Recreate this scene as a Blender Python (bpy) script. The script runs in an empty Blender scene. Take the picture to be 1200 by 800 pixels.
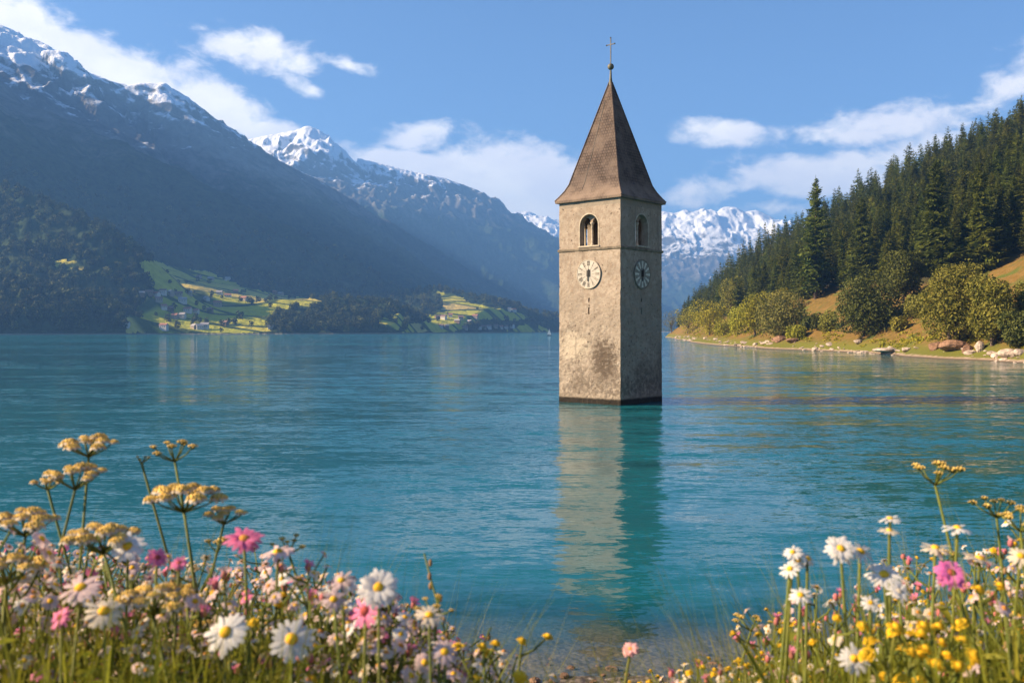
import bpy, math, random
import numpy as np
from mathutils import Vector, Matrix, Euler

scene = bpy.context.scene
COL = scene.collection
rad = math.radians

# ------------------------------------------------------------------ camera
CAM_Z = 7.17                       # eye height above the lake
F, HX, HY = 1088.0, 600.0, 387.0   # focal length, principal column and horizon row of the photograph (1200 x 800)
cam_data = bpy.data.cameras.new('camera')
cam = bpy.data.objects.new('camera', cam_data)
COL.objects.link(cam)
cam.location = (0, 0, CAM_Z)
cam.rotation_euler = (rad(90), 0, 0)
cam_data.sensor_width = 36.0
cam_data.lens = 36.0 * F / 1200.0
cam_data.shift_y = -13.0 / 1200.0
cam_data.clip_start = 0.05
cam_data.clip_end = 60000
cam_data.dof.use_dof = True
cam_data.dof.focus_distance = 90.0
cam_data.dof.aperture_fstop = 8.5
scene.camera = cam

# ------------------------------------------------------------------ light, sky, exposure
SUN_EL = rad(28.0)
SUN_AZ = rad(180.0 + 86.5)         # compass bearing, clockwise from +Y: left and a little behind the camera
sun_dir = Vector((math.sin(SUN_AZ) * math.cos(SUN_EL), math.cos(SUN_AZ) * math.cos(SUN_EL), math.sin(SUN_EL)))
sun_data = bpy.data.lights.new('sun', 'SUN')
sun_data.energy = 5.0
sun_data.angle = rad(0.5)
sun_data.color = (1.0, 0.78, 0.52)
sun = bpy.data.objects.new('sun', sun_data)
COL.objects.link(sun)
sun.rotation_euler = (-sun_dir).to_track_quat('-Z', 'Y').to_euler()
sun.location = (-200, -60, 200)

world = bpy.data.worlds.new('World')
scene.world = world
world.use_nodes = True
SKY_STRENGTH = 0.052
scene.view_settings.view_transform = 'Standard'
scene.view_settings.look = 'None'
scene.view_settings.exposure = 1.65
scene.view_settings.gamma = 1.0
scene.view_settings.use_curve_mapping = False

cy = scene.cycles
scene.render.engine = 'CYCLES'
cy.use_denoising = True
try:
    cy.denoiser = 'OPENIMAGEDENOISE'
except Exception:
    pass
cy.max_bounces = 6
cy.diffuse_bounces = 2
cy.glossy_bounces = 3
cy.transmission_bounces = 4
cy.transparent_max_bounces = 8
cy.volume_bounces = 0
cy.caustics_reflective = False
cy.caustics_refractive = False
cy.sample_clamp_indirect = 8.0

# ------------------------------------------------------------------ node helpers
class NT:
    def __init__(self, tree):
        self.t = tree
        tree.nodes.clear()
    def n(self, kind, **kw):
        nd = self.t.nodes.new(kind)
        ins = kw.pop('ins', {})
        for k, v in kw.items():
            setattr(nd, k, v)
        for k, v in ins.items():
            self.put(nd.inputs[k], v)
        return nd
    def put(self, sock, v):
        if isinstance(v, bpy.types.NodeSocket):
            self.t.links.new(v, sock)
        elif isinstance(v, (tuple, list)) and len(v) == 3 and sock.type == 'RGBA':
            sock.default_value = (*v, 1.0)
        else:
            sock.default_value = v
    def m(self, op, a, b=None, c=None, clamp=False):
        nd = self.t.nodes.new('ShaderNodeMath')
        nd.operation = op
        nd.use_clamp = clamp
        self.put(nd.inputs[0], a)
        if b is not None: self.put(nd.inputs[1], b)
        if c is not None: self.put(nd.inputs[2], c)
        return nd.outputs[0]
    def vm(self, op, a, b=None, scale=None):
        nd = self.t.nodes.new('ShaderNodeVectorMath')
        nd.operation = op
        self.put(nd.inputs[0], a)
        if b is not None: self.put(nd.inputs[1], b)
        if scale is not None: self.put(nd.inputs['Scale'], scale)
        return nd.outputs['Value'] if op in ('DOT_PRODUCT', 'LENGTH') else nd.outputs[0]
    def ss(self, v, lo, hi, a=0.0, b=1.0):
        nd = self.t.nodes.new('ShaderNodeMapRange')
        nd.interpolation_type = 'SMOOTHSTEP'
        self.put(nd.inputs['Value'], v)
        for k, q in (('From Min', lo), ('From Max', hi), ('To Min', a), ('To Max', b)):
            self.put(nd.inputs[k], q)
        return nd.outputs['Result']
    def mix(self, f, a, b, blend='MIX'):
        nd = self.t.nodes.new('ShaderNodeMix')
        nd.data_type = 'RGBA'
        nd.blend_type = blend
        self.put(nd.inputs[0], f)
        self.put(nd.inputs[6], a)
        self.put(nd.inputs[7], b)
        return nd.outputs[2]
    def noise(self, vec, scale, detail=4.0, rough=0.55, dist=0.0, color=False, w=None):
        nd = self.t.nodes.new('ShaderNodeTexNoise')
        if vec is not None: self.put(nd.inputs['Vector'], vec)
        nd.inputs['Scale'].default_value = scale
        nd.inputs['Detail'].default_value = detail
        nd.inputs['Roughness'].default_value = rough
        nd.inputs['Distortion'].default_value = dist
        return nd.outputs['Color' if color else 'Fac']
    def mapping(self, vec, scale=(1, 1, 1), loc=(0, 0, 0), rot=(0, 0, 0)):
        nd = self.t.nodes.new('ShaderNodeMapping')
        self.put(nd.inputs['Vector'], vec)
        nd.inputs['Scale'].default_value = scale
        nd.inputs['Location'].default_value = loc
        nd.inputs['Rotation'].default_value = rot
        return nd.outputs[0]
    def ramp(self, fac, stops):
        nd = self.t.nodes.new('ShaderNodeValToRGB')
        self.put(nd.inputs['Fac'], fac)
        e = nd.color_ramp.elements
        while len(e) < len(stops): e.new(0.5)
        for el, (p, c) in zip(e, stops):
            el.position = p
            el.color = (*c, 1.0) if len(c) == 3 else c
        return nd.outputs['Color']
    def bump(self, h, strength, dist=1.0):
        nd = self.t.nodes.new('ShaderNodeBump')
        self.put(nd.inputs['Height'], h)
        nd.inputs['Strength'].default_value = strength
        nd.inputs['Distance'].default_value = dist
        return nd.outputs['Normal']

def material(name):
    mt = bpy.data.materials.new(name)
    mt.use_nodes = True
    return mt, NT(mt.node_tree)

def finish(nt, shader, volume=None):
    out = nt.n('ShaderNodeOutputMaterial')
    if shader is not None: nt.t.links.new(shader, out.inputs['Surface'])
    if volume is not None: nt.t.links.new(volume, out.inputs['Volume'])

def principled(nt, color, rough=0.8, normal=None, spec=0.3, metal=0.0, trans=None):
    p = nt.n('ShaderNodeBsdfPrincipled')
    nt.put(p.inputs['Base Color'], color)
    nt.put(p.inputs['Roughness'], rough)
    nt.put(p.inputs['Specular IOR Level'], spec)
    nt.put(p.inputs['Metallic'], metal)
    if normal is not None: nt.put(p.inputs['Normal'], normal)
    sh = p.outputs[0]
    if trans:                      # thin leaves and petals let some light through
        t = nt.n('ShaderNodeBsdfTranslucent')
        nt.put(t.inputs['Color'], color)
        mx = nt.n('ShaderNodeMixShader')
        mx.inputs[0].default_value = trans
        nt.t.links.new(sh, mx.inputs[1]); nt.t.links.new(t.outputs[0], mx.inputs[2])
        sh = mx.outputs[0]
    return sh

def simple(name, color, rough=0.7, var=0.15, scale=8.0, spec=0.3, metal=0.0, trans=None, bump=0.0, objvar=0.0):
    mt, nt = material(name)
    tc = nt.n('ShaderNodeTexCoord').outputs['Object']
    nz = nt.noise(tc, scale, 5, 0.6)
    lo = tuple(c * (1 - var) for c in color); hi = tuple(min(1, c * (1 + var)) for c in color)
    c = nt.mix(nt.ss(nz, 0.3, 0.7), lo, hi)
    if objvar:
        r = nt.n('ShaderNodeObjectInfo').outputs['Random']
        k = nt.m('MULTIPLY_ADD', r, 2 * objvar, 1 - objvar)
        c = nt.vm('SCALE', c, scale=k)
    nr = nt.bump(nz, bump, 0.05) if bump else None
    finish(nt, principled(nt, c, rough, nr, spec, metal, trans))
    return mt

# ------------------------------------------------------------------ world: Nishita sky and a fixed set of cumulus by compass bearing and height
def build_world():
    nt = NT(world.node_tree)
    sky = nt.n('ShaderNodeTexSky', sky_type='NISHITA')
    sky.sun_disc = False
    sky.sun_elevation = SUN_EL
    sky.sun_rotation = SUN_AZ
    sky.altitude = 1500
    sky.air_density = 1.0
    sky.dust_density = 2.0
    sky.ozone_density = 2.2
    d = nt.n('ShaderNodeTexCoord').outputs['Generated']
    sep = nt.n('ShaderNodeSeparateXYZ'); nt.put(sep.inputs[0], d)
    az = nt.m('ARCTAN2', sep.outputs[0], sep.outputs[1])
    el = nt.m('ARCSINE', sep.outputs[2])
    cmb = nt.n('ShaderNodeCombineXYZ')
    nt.put(cmb.inputs[0], az); nt.put(cmb.inputs[1], nt.m('MULTIPLY', el, 1.7)); cmb.inputs[2].default_value = 3.1
    n1 = nt.noise(cmb.outputs[0], 10.0, 8, 0.6, 0.25)
    n2 = nt.noise(cmb.outputs[0], 30.0, 5, 0.6, 0.3)
    nz = nt.m('ADD', nt.m('MULTIPLY', nt.m('SUBTRACT', n1, 0.5), 2.3), nt.m('MULTIPLY', nt.m('SUBTRACT', n2, 0.5), 1.5))
    # (column, row, half length, half height, tilt in degrees, density) read off the photograph as bearings
    clouds = [(20, 28, 60, 30, -25, 1.0), (85, 58, 75, 24, -25, 1.0), (165, 104, 85, 26, -22, 1.0), (250, 124, 80, 26, -18, 1.0), (312, 155, 50, 16, -8, 1.0),
              (318, 62, 62, 20, -8, 1.0), (390, 70, 50, 9, -12, 0.8), (345, 95, 35, 12, -25, 0.75),
              (490, 160, 40, 17, 4, 0.95), (605, 220, 100, 36, -4, 1.35), (480, 192, 80, 14, -8, 1.0), (690, 232, 80, 24, 0, 1.1),
              (868, 156, 70, 13, -3, 0.85), (1030, 146, 100, 20, 5, 0.85), (980, 205, 110, 22, -2, 1.0), (1060, 180, 60, 16, 12, 0.8),
              (815, 224, 60, 18, 2, 0.8), (1180, 104, 48, 16, 20, 0.85), (1025, 120, 32, 5, 3, 0.45), (905, 245, 90, 16, 0, 0.6),
              (1290, 60, 90, 26, 10, 1), (-120, -40, 110, 40, -20, 1.0), (1500, 150, 160, 36, 4, 1.0), (-400, 60, 180, 40, 0, 1.0)]
    best = None
    for (px, py, a, b, tilt, w) in clouds:
        ca = math.atan2(px - HX, F)
        ce = math.atan2((HY - py) * math.cos(ca), F)
        t = rad(tilt)
        dx = nt.m('SUBTRACT', az, ca); dy = nt.m('SUBTRACT', el, ce)
        u = nt.m('ADD', nt.m('MULTIPLY', dx, math.cos(t) * F / (a * 1.15)), nt.m('MULTIPLY', dy, math.sin(t) * F / (a * 1.15)))
        v = nt.m('ADD', nt.m('MULTIPLY', dx, -math.sin(t) * F / (b * 1.25)), nt.m('MULTIPLY', dy, math.cos(t) * F / (b * 1.25)))
        r2 = nt.m('ADD', nt.m('MULTIPLY', u, u), nt.m('MULTIPLY', v, v))
        g = nt.m('MULTIPLY', nt.m('POWER', 2.718, nt.m('MULTIPLY', r2, -0.8)), w)
        best = g if best is None else nt.m('MAXIMUM', best, g)
    dens = nt.ss(nt.m('ADD', best, nt.m('MULTIPLY', nz, 0.62)), 0.34, 0.86)
    dens = nt.m('MULTIPLY', dens, 0.97)
    shade = nt.ss(nt.noise(cmb.outputs[0], 14.0, 5, 0.6), 0.35, 0.7)
    ccol = nt.mix(shade, (0.84, 0.78, 0.76), (1.0, 0.92, 0.82))
    ccol = nt.vm('SCALE', ccol, scale=0.60 / SKY_STRENGTH)
    skyc = nt.mix(1.0, sky.outputs[0], (0.80, 0.97, 1.14), 'MULTIPLY')
    full = nt.mix(dens, skyc, ccol)
    bg = nt.n('ShaderNodeBackground')
    nt.put(bg.inputs['Color'], full)
    bg.inputs['Strength'].default_value = SKY_STRENGTH
    out = nt.n('ShaderNodeOutputWorld')
    nt.t.links.new(bg.outputs[0], out.inputs[0])
build_world()

# ------------------------------------------------------------------ mesh helpers
def raw_mesh(name, verts, faces, mats=(), midx=None, smooth=False, attrs=None):
    """verts (N,3); faces: list of (M,k) int arrays of equal-sized polygons."""
    me = bpy.data.meshes.new(name)
    verts = np.asarray(verts, dtype=np.float32)
    faces = [np.asarray(f, dtype=np.int32) for f in faces if len(f)]
    loops = np.concatenate([f.ravel() for f in faces])
    sizes = np.concatenate([np.full(len(f), f.shape[1], dtype=np.int32) for f in faces])
    starts = np.concatenate([[0], np.cumsum(sizes)[:-1]]).astype(np.int32)
    me.vertices.add(len(verts)); me.vertices.foreach_set('co', verts.ravel())
    me.loops.add(len(loops)); me.loops.foreach_set('vertex_index', loops)
    me.polygons.add(len(sizes)); me.polygons.foreach_set('loop_start', starts)
    try: me.polygons.foreach_set('loop_total', sizes)
    except Exception: pass
    for m_ in mats: me.materials.append(m_)
    if midx is not None: me.polygons.foreach_set('material_index', np.asarray(midx, dtype=np.int32))
    me.polygons.foreach_set('use_smooth', np.full(len(sizes), bool(smooth)))
    for k, v in (attrs or {}).items():
        a = me.attributes.new(k, 'FLOAT', 'POINT'); a.data.foreach_set('value', np.asarray(v, dtype=np.float32))
    me.update(calc_edges=True)
    return me

def link(name, data, parent=None, loc=None):
    o = bpy.data.objects.new(name, data)
    COL.objects.link(o)
    if parent is not None: o.parent = parent
    if loc is not None: o.location = loc
    return o

def tag(o, label=None, cat=None, group=None, kind=None):
    if label: o['label'] = label
    if cat: o['category'] = cat
    if group: o['group'] = group
    if kind: o['kind'] = kind
    return o

def empty(name, loc=(0, 0, 0), rz=0.0):
    o = bpy.data.objects.new(name, None)
    o.empty_display_size = 0.2
    COL.objects.link(o)
    o.location = loc; o.rotation_euler = (0, 0, rz)
    return o

class MB:
    """collects shapes into one mesh"""
    def __init__(self):
        self.v = []; self.q = []; self.t = []; self.qm = []; self.tm = []; self.n = 0
    def add(self, v, q=(), t=(), m=0):
        v = np.asarray(v, dtype=float).reshape(-1, 3)
        for f in q: self.q.append([i + self.n for i in f]); self.qm.append(m)
        for f in t: self.t.append([i + self.n for i in f]); self.tm.append(m)
        self.v.append(v); self.n += len(v)
    def box(self, c, s, rz=0.0, m=0, ax=None):
        x, y, z = s[0] / 2, s[1] / 2, s[2] / 2
        p = np.array([(-x, -y, -z), (x, -y, -z), (x, y, -z), (-x, y, -z), (-x, -y, z), (x, -y, z), (x, y, z), (-x, y, z)])
        if ax is not None: p = p @ np.array(ax)          # rows: local axes in world
        elif rz:
            cz, sz = math.cos(rz), math.sin(rz)
            p = p @ np.array([(cz, sz, 0), (-sz, cz, 0), (0, 0, 1)])
        self.add(p + np.array(c), [(0, 3, 2, 1), (4, 5, 6, 7), (0, 1, 5, 4), (1, 2, 6, 5), (2, 3, 7, 6), (3, 0, 4, 7)], m=m)
    def tube(self, pts, r, seg=6, m=0, cap=True):
        pts = np.asarray(pts, dtype=float); k = len(pts)
        r = np.broadcast_to(np.asarray(r, dtype=float), (k,))
        d = np.gradient(pts, axis=0); d /= np.linalg.norm(d, axis=1)[:, None] + 1e-9
        ref = np.array((0.31, 0.95, 0.05)) if abs(d[0][1]) < 0.8 else np.array((1.0, 0, 0.1))
        u = np.cross(d, ref); u /= np.linalg.norm(u, axis=1)[:, None] + 1e-9
        w = np.cross(d, u)
        a = np.linspace(0, 2 * np.pi, seg, endpoint=False)
        ring = pts[:, None, :] + r[:, None, None] * (np.cos(a)[None, :, None] * u[:, None, :] + np.sin(a)[None, :, None] * w[:, None, :])
        q = [(i * seg + j, i * seg + (j + 1) % seg, (i + 1) * seg + (j + 1) % seg, (i + 1) * seg + j) for i in range(k - 1) for j in range(seg)]
        v = ring.reshape(-1, 3); t = []
        if cap:
            v = np.vstack([v, pts[0], pts[-1]]); b0, b1 = k * seg, k * seg + 1
            for j in range(seg):
                t.append((b0, (j + 1) % seg, j)); t.append((b1, (k - 1) * seg + j, (k - 1) * seg + (j + 1) % seg))
        self.add(v, q, t, m)
    def ball(self, c, r, seg=8, rings=5, m=0, sc=(1, 1, 1), ax=None, lo=0.0, jit=0.0, rg=None):
        """ellipsoid; lo>0 cuts the bottom (0.5 = dome)"""
        th = np.linspace(np.pi * (1 - lo), 0, rings + 1)
        a = np.linspace(0, 2 * np.pi, seg, endpoint=False)
        p = np.array([(math.sin(t) * math.cos(b) * sc[0], math.sin(t) * math.sin(b) * sc[1], math.cos(t) * sc[2]) for t in th for b in a]) * r
        if jit: p = p * (1 + (rg.random(len(p))[:, None] - 0.5) * jit)
        if ax is not None: p = p @ np.array(ax)
        q = [(i * seg + j, i * seg + (j + 1) % seg, (i + 1) * seg + (j + 1) % seg, (i + 1) * seg + j) for i in range(rings) for j in range(seg)]
        self.add(p + np.array(c), q, m=m)
    def lathe(self, prof, c=(0, 0, 0), seg=16, m=0):
        a = np.linspace(0, 2 * np.pi, seg, endpoint=False)
        p = np.array([(r * math.cos(b), r * math.sin(b), z) for (r, z) in prof for b in a]) + np.array(c)
        q = [(i * seg + j, i * seg + (j + 1) % seg, (i + 1) * seg + (j + 1) % seg, (i + 1) * seg + j) for i in range(len(prof) - 1) for j in range(seg)]
        self.add(p, q, m=m)
    def mesh(self, name, mats, smooth=False):
        v = np.vstack(self.v)
        return raw_mesh(name, v, [self.q, self.t], mats if isinstance(mats, (list, tuple)) else [mats], self.qm + self.tm, smooth)
    def build(self, name, mats, parent=None, smooth=False, loc=None):
        return link(name, self.mesh(name, mats, smooth), parent, loc)

# ------------------------------------------------------------------ value noise
def _hash(ix, iy, seed):
    h = (ix.astype(np.int64) * 374761393 + iy.astype(np.int64) * 668265263 + seed * 1442695041) & 0xFFFFFFFF
    h = ((h ^ (h >> 13)) * 1274126177) & 0xFFFFFFFF
    return ((h ^ (h >> 16)) & 0xFFFFFF) / float(0xFFFFFF)
def vnoise(x, y, seed=0):
    x = np.asarray(x, dtype=float); y = np.asarray(y, dtype=float)
    ix = np.floor(x); iy = np.floor(y); fx = x - ix; fy = y - iy
    fx = fx ** 3 * (fx * (fx * 6 - 15) + 10); fy = fy ** 3 * (fy * (fy * 6 - 15) + 10)
    a = _hash(ix, iy, seed); b = _hash(ix + 1, iy, seed); c = _hash(ix, iy + 1, seed); d = _hash(ix + 1, iy + 1, seed)
    return (a + (b - a) * fx) * (1 - fy) + (c + (d - c) * fx) * fy
def fbm(x, y, seed=0, octv=4, gain=0.5):
    s = 0; a = 1.0; t = 0
    for k in range(octv):
        s = s + a * vnoise(x * 2 ** k + 17.3 * k, y * 2 ** k - 9.1 * k, seed + k); t += a; a *= gain
    return s / t
def ridged(x, y, seed=0, octv=4, gain=0.5):
    s = 0; a = 1.0; t = 0
    for k in range(octv):
        s = s + a * (1 - np.abs(2 * vnoise(x * 2 ** k + 7.7 * k, y * 2 ** k + 3.3 * k, seed + k) - 1)); t += a; a *= gain
    return s / t
def sstep(v, lo, hi):
    t = np.clip((v - lo) / (hi - lo), 0, 1)
    return t * t * (3 - 2 * t)

def at(px, py, Y):
    """the point at distance Y on the line of sight through pixel (px, py) of the photograph"""
    return np.array(((px - HX) / F * Y, Y, CAM_Z + (HY - py) / F * Y))
# ================================================================== the setting: lake, mountains, hill, bank
def ridge_pts(lst):
    return np.array([at(px, py, Y) for px, py, Y in lst])
def ridge_height(x, y, R, slope, amp=0.0, seed=0, wl=420.0, p=1.0, crest=25.0):
    best = np.full(x.shape, -1e9); dd = np.full(x.shape, 1e9); ss = np.zeros(x.shape)
    acc = 0.0
    for a, b in zip(R[:-1], R[1:]):
        ex, ey = b[0] - a[0], b[1] - a[1]; L2 = ex * ex + ey * ey; L = math.sqrt(L2)
        t = np.clip(((x - a[0]) * ex + (y - a[1]) * ey) / L2, 0, 1)
        d = np.hypot(x - (a[0] + t * ex), y - (a[1] + t * ey))
        h = a[2] + t * (b[2] - a[2]) - slope * (np.sqrt(d * d + crest * crest) - crest)
        k = h > best
        best = np.where(k, h, best); dd = np.where(k, d, dd); ss = np.where(k, acc + t * L, ss)
        acc += L
    if amp:
        fade = np.clip(dd / 420.0, 0.0, 1.0)
        g = ridged((ss + 0.25 * dd) / wl + 1.3 * fbm(x / 500, y / 500, seed + 5, 2), dd / (wl * 3.2), seed, 4) - 0.62
        best = best + amp * fade * g * 2.0
        best = best + amp * 0.26 * np.clip(dd / 60, 0.2, 1) * (ridged(x / 110, y / 110, seed + 9, 4) - 0.6) * 2
    return best
def smax(hs, k=22.0):
    m = np.maximum.reduce(hs)
    return m + k * np.log(sum(np.exp(np.clip((h - m) / k, -40, 0)) for h in hs))

SHORE = np.array([(-2600, 0), (-2100, 700), (-1500, 1100), (-1029, 1380), (-800, 1450), (-641, 1550), (-521, 1620), (-322, 1760), (-227, 1900),
                  (-162, 2200), (48, 2600), (294, 3200), (560, 3800), (1500, 4300)], dtype=float)
def shore_dist(x, y):
    best = np.full(x.shape, 1e9)
    for a, b in zip(SHORE[:-1], SHORE[1:]):
        ex, ey = b - a; t = np.clip(((x - a[0]) * ex + (y - a[1]) * ey) / (ex * ex + ey * ey), 0, 1)
        best = np.minimum(best, np.hypot(x - a[0] - t * ex, y - a[1] - t * ey))
    return np.where(y > np.interp(x, SHORE[:, 0], SHORE[:, 1]), best, -best)

R_A = ridge_pts([(-300, -60, 3600), (-100, 8, 3900), (-40, 16, 3950), (0, 30, 4000), (28, 44, 4020), (60, 62, 4050), (100, 82, 4100), (128, 94, 4150), (150, 99, 4200), (190, 97, 4300), (215, 111, 4350),
                 (245, 138, 4450), (280, 160, 4600), (330, 189, 4800), (380, 216, 5000), (430, 247, 5200), (500, 287, 5500), (560, 322, 5700), (610, 350, 5900), (660, 378, 6100)])
R_A2 = ridge_pts([(190, 97, 4300), (225, 170, 3900), (280, 225, 3600), (350, 270, 3400), (430, 310, 3250), (520, 345, 3150), (590, 368, 3050)])
R_K = np.array([(-2080, 2420, 850), (-2080, 2560, 1060), (-2230, 2720, 1230), (-2480, 3070, 1410), (-2978, 3600, 1485)], dtype=float)  # ridge outside the view, added to cast shadow over the left slopes
R_M = ridge_pts([(462, 350, 2600), (508, 339, 2750), (560, 354, 2850), (620, 366, 2950), (655, 377, 3050)])
R_P = np.array([(-2150, 4750, 1230), (-1900, 5200, 1190), (-1650, 5600, 1110), (-1350, 6100, 1000)], dtype=float)   # hidden ridge behind the crest, added to throw shade on the slope in front
R_C = ridge_pts([(-160, 70, 3000), (-60, 98, 3000), (0, 117, 3000), (60, 131, 3000), (130, 163, 3000), (200, 195, 3020), (260, 226, 3050), (330, 262, 3080), (400, 302, 3080), (450, 332, 3050), (500, 352, 2950)])
R_L = ridge_pts([(-160, 165, 2000), (-80, 190, 1980), (0, 216, 1950), (60, 239, 1900), (115, 264, 1860), (142, 290, 1830), (158, 322, 1800), (166, 356, 1740)])
R_N = ridge_pts([(-160, 300, 1640), (-60, 318, 1620), (20, 330, 1600), (90, 348, 1590), (140, 368, 1580)])
R_H = ridge_pts([(330, 352, 1980), (390, 350, 2050), (440, 356, 2080), (475, 372, 2050)])

def H_left(x, y):
    s = shore_dist(x, y)
    base = np.where(s > 0, 0.9 + 0.16 * s + 0.00007 * s * s, 0.35 * s)
    base = np.where(s > 0, np.minimum(base, 260.0) * (1 - 0.93 * sstep(x, -420, 60)), base)
    base = base + np.clip(s / 120, 0, 1) * (fbm(x / 120, y / 120, 3, 3) - 0.5) * 16
    hs = [base,
          ridge_height(x, y, R_A, 0.74, 120, 11, 560), ridge_height(x, y, R_P, 0.6, 30, 17, 380), ridge_height(x, y, R_K, 0.80, 60, 19, 420),
          ridge_height(x, y, R_C, 0.74, 80, 23, 330), ridge_height(x, y, R_L, 0.92, 26, 31, 200), ridge_height(x, y, R_N, 0.6, 10, 37, 130),
          ridge_height(x, y, R_H, 0.33, 6, 39, 130), ridge_height(x, y, R_M, 0.24, 8, 41, 160)]
    h = smax(hs, 14.0)
    lo = np.where(s > 0, np.clip(s * 0.5, 0, 1e9) + 0.6, 1e9)
    h = np.where(s > 0, np.minimum(h, 0.8 + s * 1.1), np.minimum(h, 0.35 * s))
    return h

R_B = ridge_pts([(150, 190, 6600), (230, 172, 6800), (290, 163, 6900), (325, 156, 6950), (348, 152, 6980), (358, 148, 7000), (364, 148, 7000), (374, 152, 7000), (386, 163, 7020), (398, 177, 7040), (412, 184, 7060), (440, 190, 7100),
                 (480, 200, 7200), (520, 209, 7300), (555, 221, 7400), (580, 240, 7450), (610, 256, 7500), (640, 271, 7600), (656, 283, 7700), (700, 312, 7850), (740, 338, 8000), (800, 366, 8200)])
R_B2 = ridge_pts([(362, 150, 7000), (385, 195, 6700), (420, 232, 6400), (470, 280, 6000), (540, 325, 5600), (600, 352, 5300)])
R_B3 = ridge_pts([(520, 209, 7300), (560, 262, 6900), (610, 310, 6500), (680, 350, 6000), (720, 366, 5700)])
def H_far(x, y):
    return smax([ridge_height(x, y, R_B, 0.74, 170, 51, 460, crest=4), ridge_height(x, y, R_B2, 0.74, 80, 53, 420), ridge_height(x, y, R_B3, 0.74, 70, 57, 420), np.full(x.shape, -20.0)], 12.0)
R_D = ridge_pts([(430, 262, 10300), (520, 258, 10400), (575, 254, 10500), (600, 249, 10500), (618, 248, 10500), (630, 254, 10500), (656, 265, 10500), (700, 270, 10500), (735, 258, 10500), (762, 252, 10500), (777, 248, 10500), (790, 250, 10500), (803, 246, 10500),
                 (812, 249, 10500), (825, 244, 10500), (838, 250, 10500), (850, 243, 10500), (861, 243, 10500), (872, 248, 10500), (886, 247, 10500), (900, 253, 10500), (918, 266, 10500), (960, 284, 10500), (1050, 320, 10500), (1200, 350, 10400)])
R_D2 = ridge_pts([(850, 243, 10500), (830, 275, 9900), (800, 318, 9300), (760, 350, 8900)])
R_D3 = ridge_pts([(886, 247, 10500), (900, 290, 9900), (880, 330, 9300), (840, 360, 8800)])
R_D4 = ridge_pts([(620, 248, 10500), (650, 300, 9900), (690, 345, 9300)])
def H_dist(x, y):
    return smax([ridge_height(x, y, R_D, 0.55, 170, 61, 380, crest=3), ridge_height(x, y, R_D2, 0.55, 60, 63, 300), ridge_height(x, y, R_D3, 0.55, 60, 67, 300), ridge_height(x, y, R_D4, 0.55, 60, 69, 300), np.full(x.shape, -20.0)], 12.0)

# --- right hill
HS_Y = [-100, 60, 150, 205, 244, 300, 371, 433, 560, 709, 975, 1100]
HS_X = [135, 121, 116, 113, 112, 110, 102, 99.5, 112, 130, 161, 190]
HC_Y = [-100, 200, 520, 560, 620, 690, 770, 830, 920, 1000, 1100]
HC_X = [345, 340, 334, 309, 285, 254, 212, 191, 176, 172, 196]
HC_Z = [146, 146, 139, 129, 119, 101, 72, 50, 20, 3, -4]
def H_right(x, y):
    xs = np.interp(y, HS_Y, HS_X) + 3.0 * (vnoise(y / 17, y * 0, 81) - 0.5) + 5 * (vnoise(y / 60, y * 0, 82) - 0.5)
    xc = np.interp(y, HC_Y, HC_X); zc = np.interp(y, HC_Y, HC_Z)
    w = np.maximum(xc - xs, 6.0); t = (x - xs) / w
    up = zc * np.clip(t, 0, 1) ** 1.06
    over = zc - 0.30 * np.maximum(x - xc, 0)
    h = np.where(t < 1, up, over)
    h = h + 1.1 * sstep(x - xs, 0.2, 4.0) + np.clip((x - xs) / 30, 0, 1) * ((fbm(x / 26, y / 26, 83, 4) - 0.5) * 6 + (fbm(x / 6, y / 6, 84, 2) - 0.5) * 0.9)
    return np.where(t < 0, -(xs - x) * 0.28, h)

# --- near bank the camera stands on
BK_Y = [-80, -3, 0.3, 1.0, 1.6, 2.4, 4, 6, 10, 14, 16.6, 17.8, 18.9, 21.5, 25, 32, 45]
BK_Z = [10.5, 6.45, 6.15, 6.02, 5.85, 5.45, 4.5, 3.55, 1.95, 0.9, 0.42, 0.14, 0.0, -0.22, -0.55, -2.2, -5.0]
def H_bank(x, y):
    yy = y + 0.9 * (vnoise(x / 5.0, y * 0 + 2.2, 91) - 0.5) + 0.02 * x * x * 0.02
    z = np.interp(yy, BK_Y, BK_Z)
    side = 0.30 * sstep(-x, 0.05, 1.2) * sstep(-y, -4, -1.5) + 0.26 * sstep(x, 0.35, 1.3) * sstep(-y, -4.5, -1.5)
    near = sstep(-np.asarray(y, dtype=float), -24, -16)
    return z + side + near * ((fbm(x / 1.2, y / 1.2, 92, 3) - 0.5) * 0.16) + (fbm(x / 9, y / 9, 93, 2) - 0.5) * 0.35 * near

def ground_z(fn, x, y):
    return float(fn(np.array([float(x)]), np.array([float(y)]))[0])
def hit(fn, px, py, y0, y1, n=1600):
    """first place where the line of sight through a pixel meets a height field"""
    Y = np.linspace(y0, y1, n); X = (px - HX) / F * Y; Z = CAM_Z + (HY - py) / F * Y
    k = np.nonzero(fn(X, Y) >= Z)[0]
    if not len(k): return None
    return np.array((X[k[0]], Y[k[0]], float(fn(X[k[0]:k[0] + 1], Y[k[0]:k[0] + 1])[0])))

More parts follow.
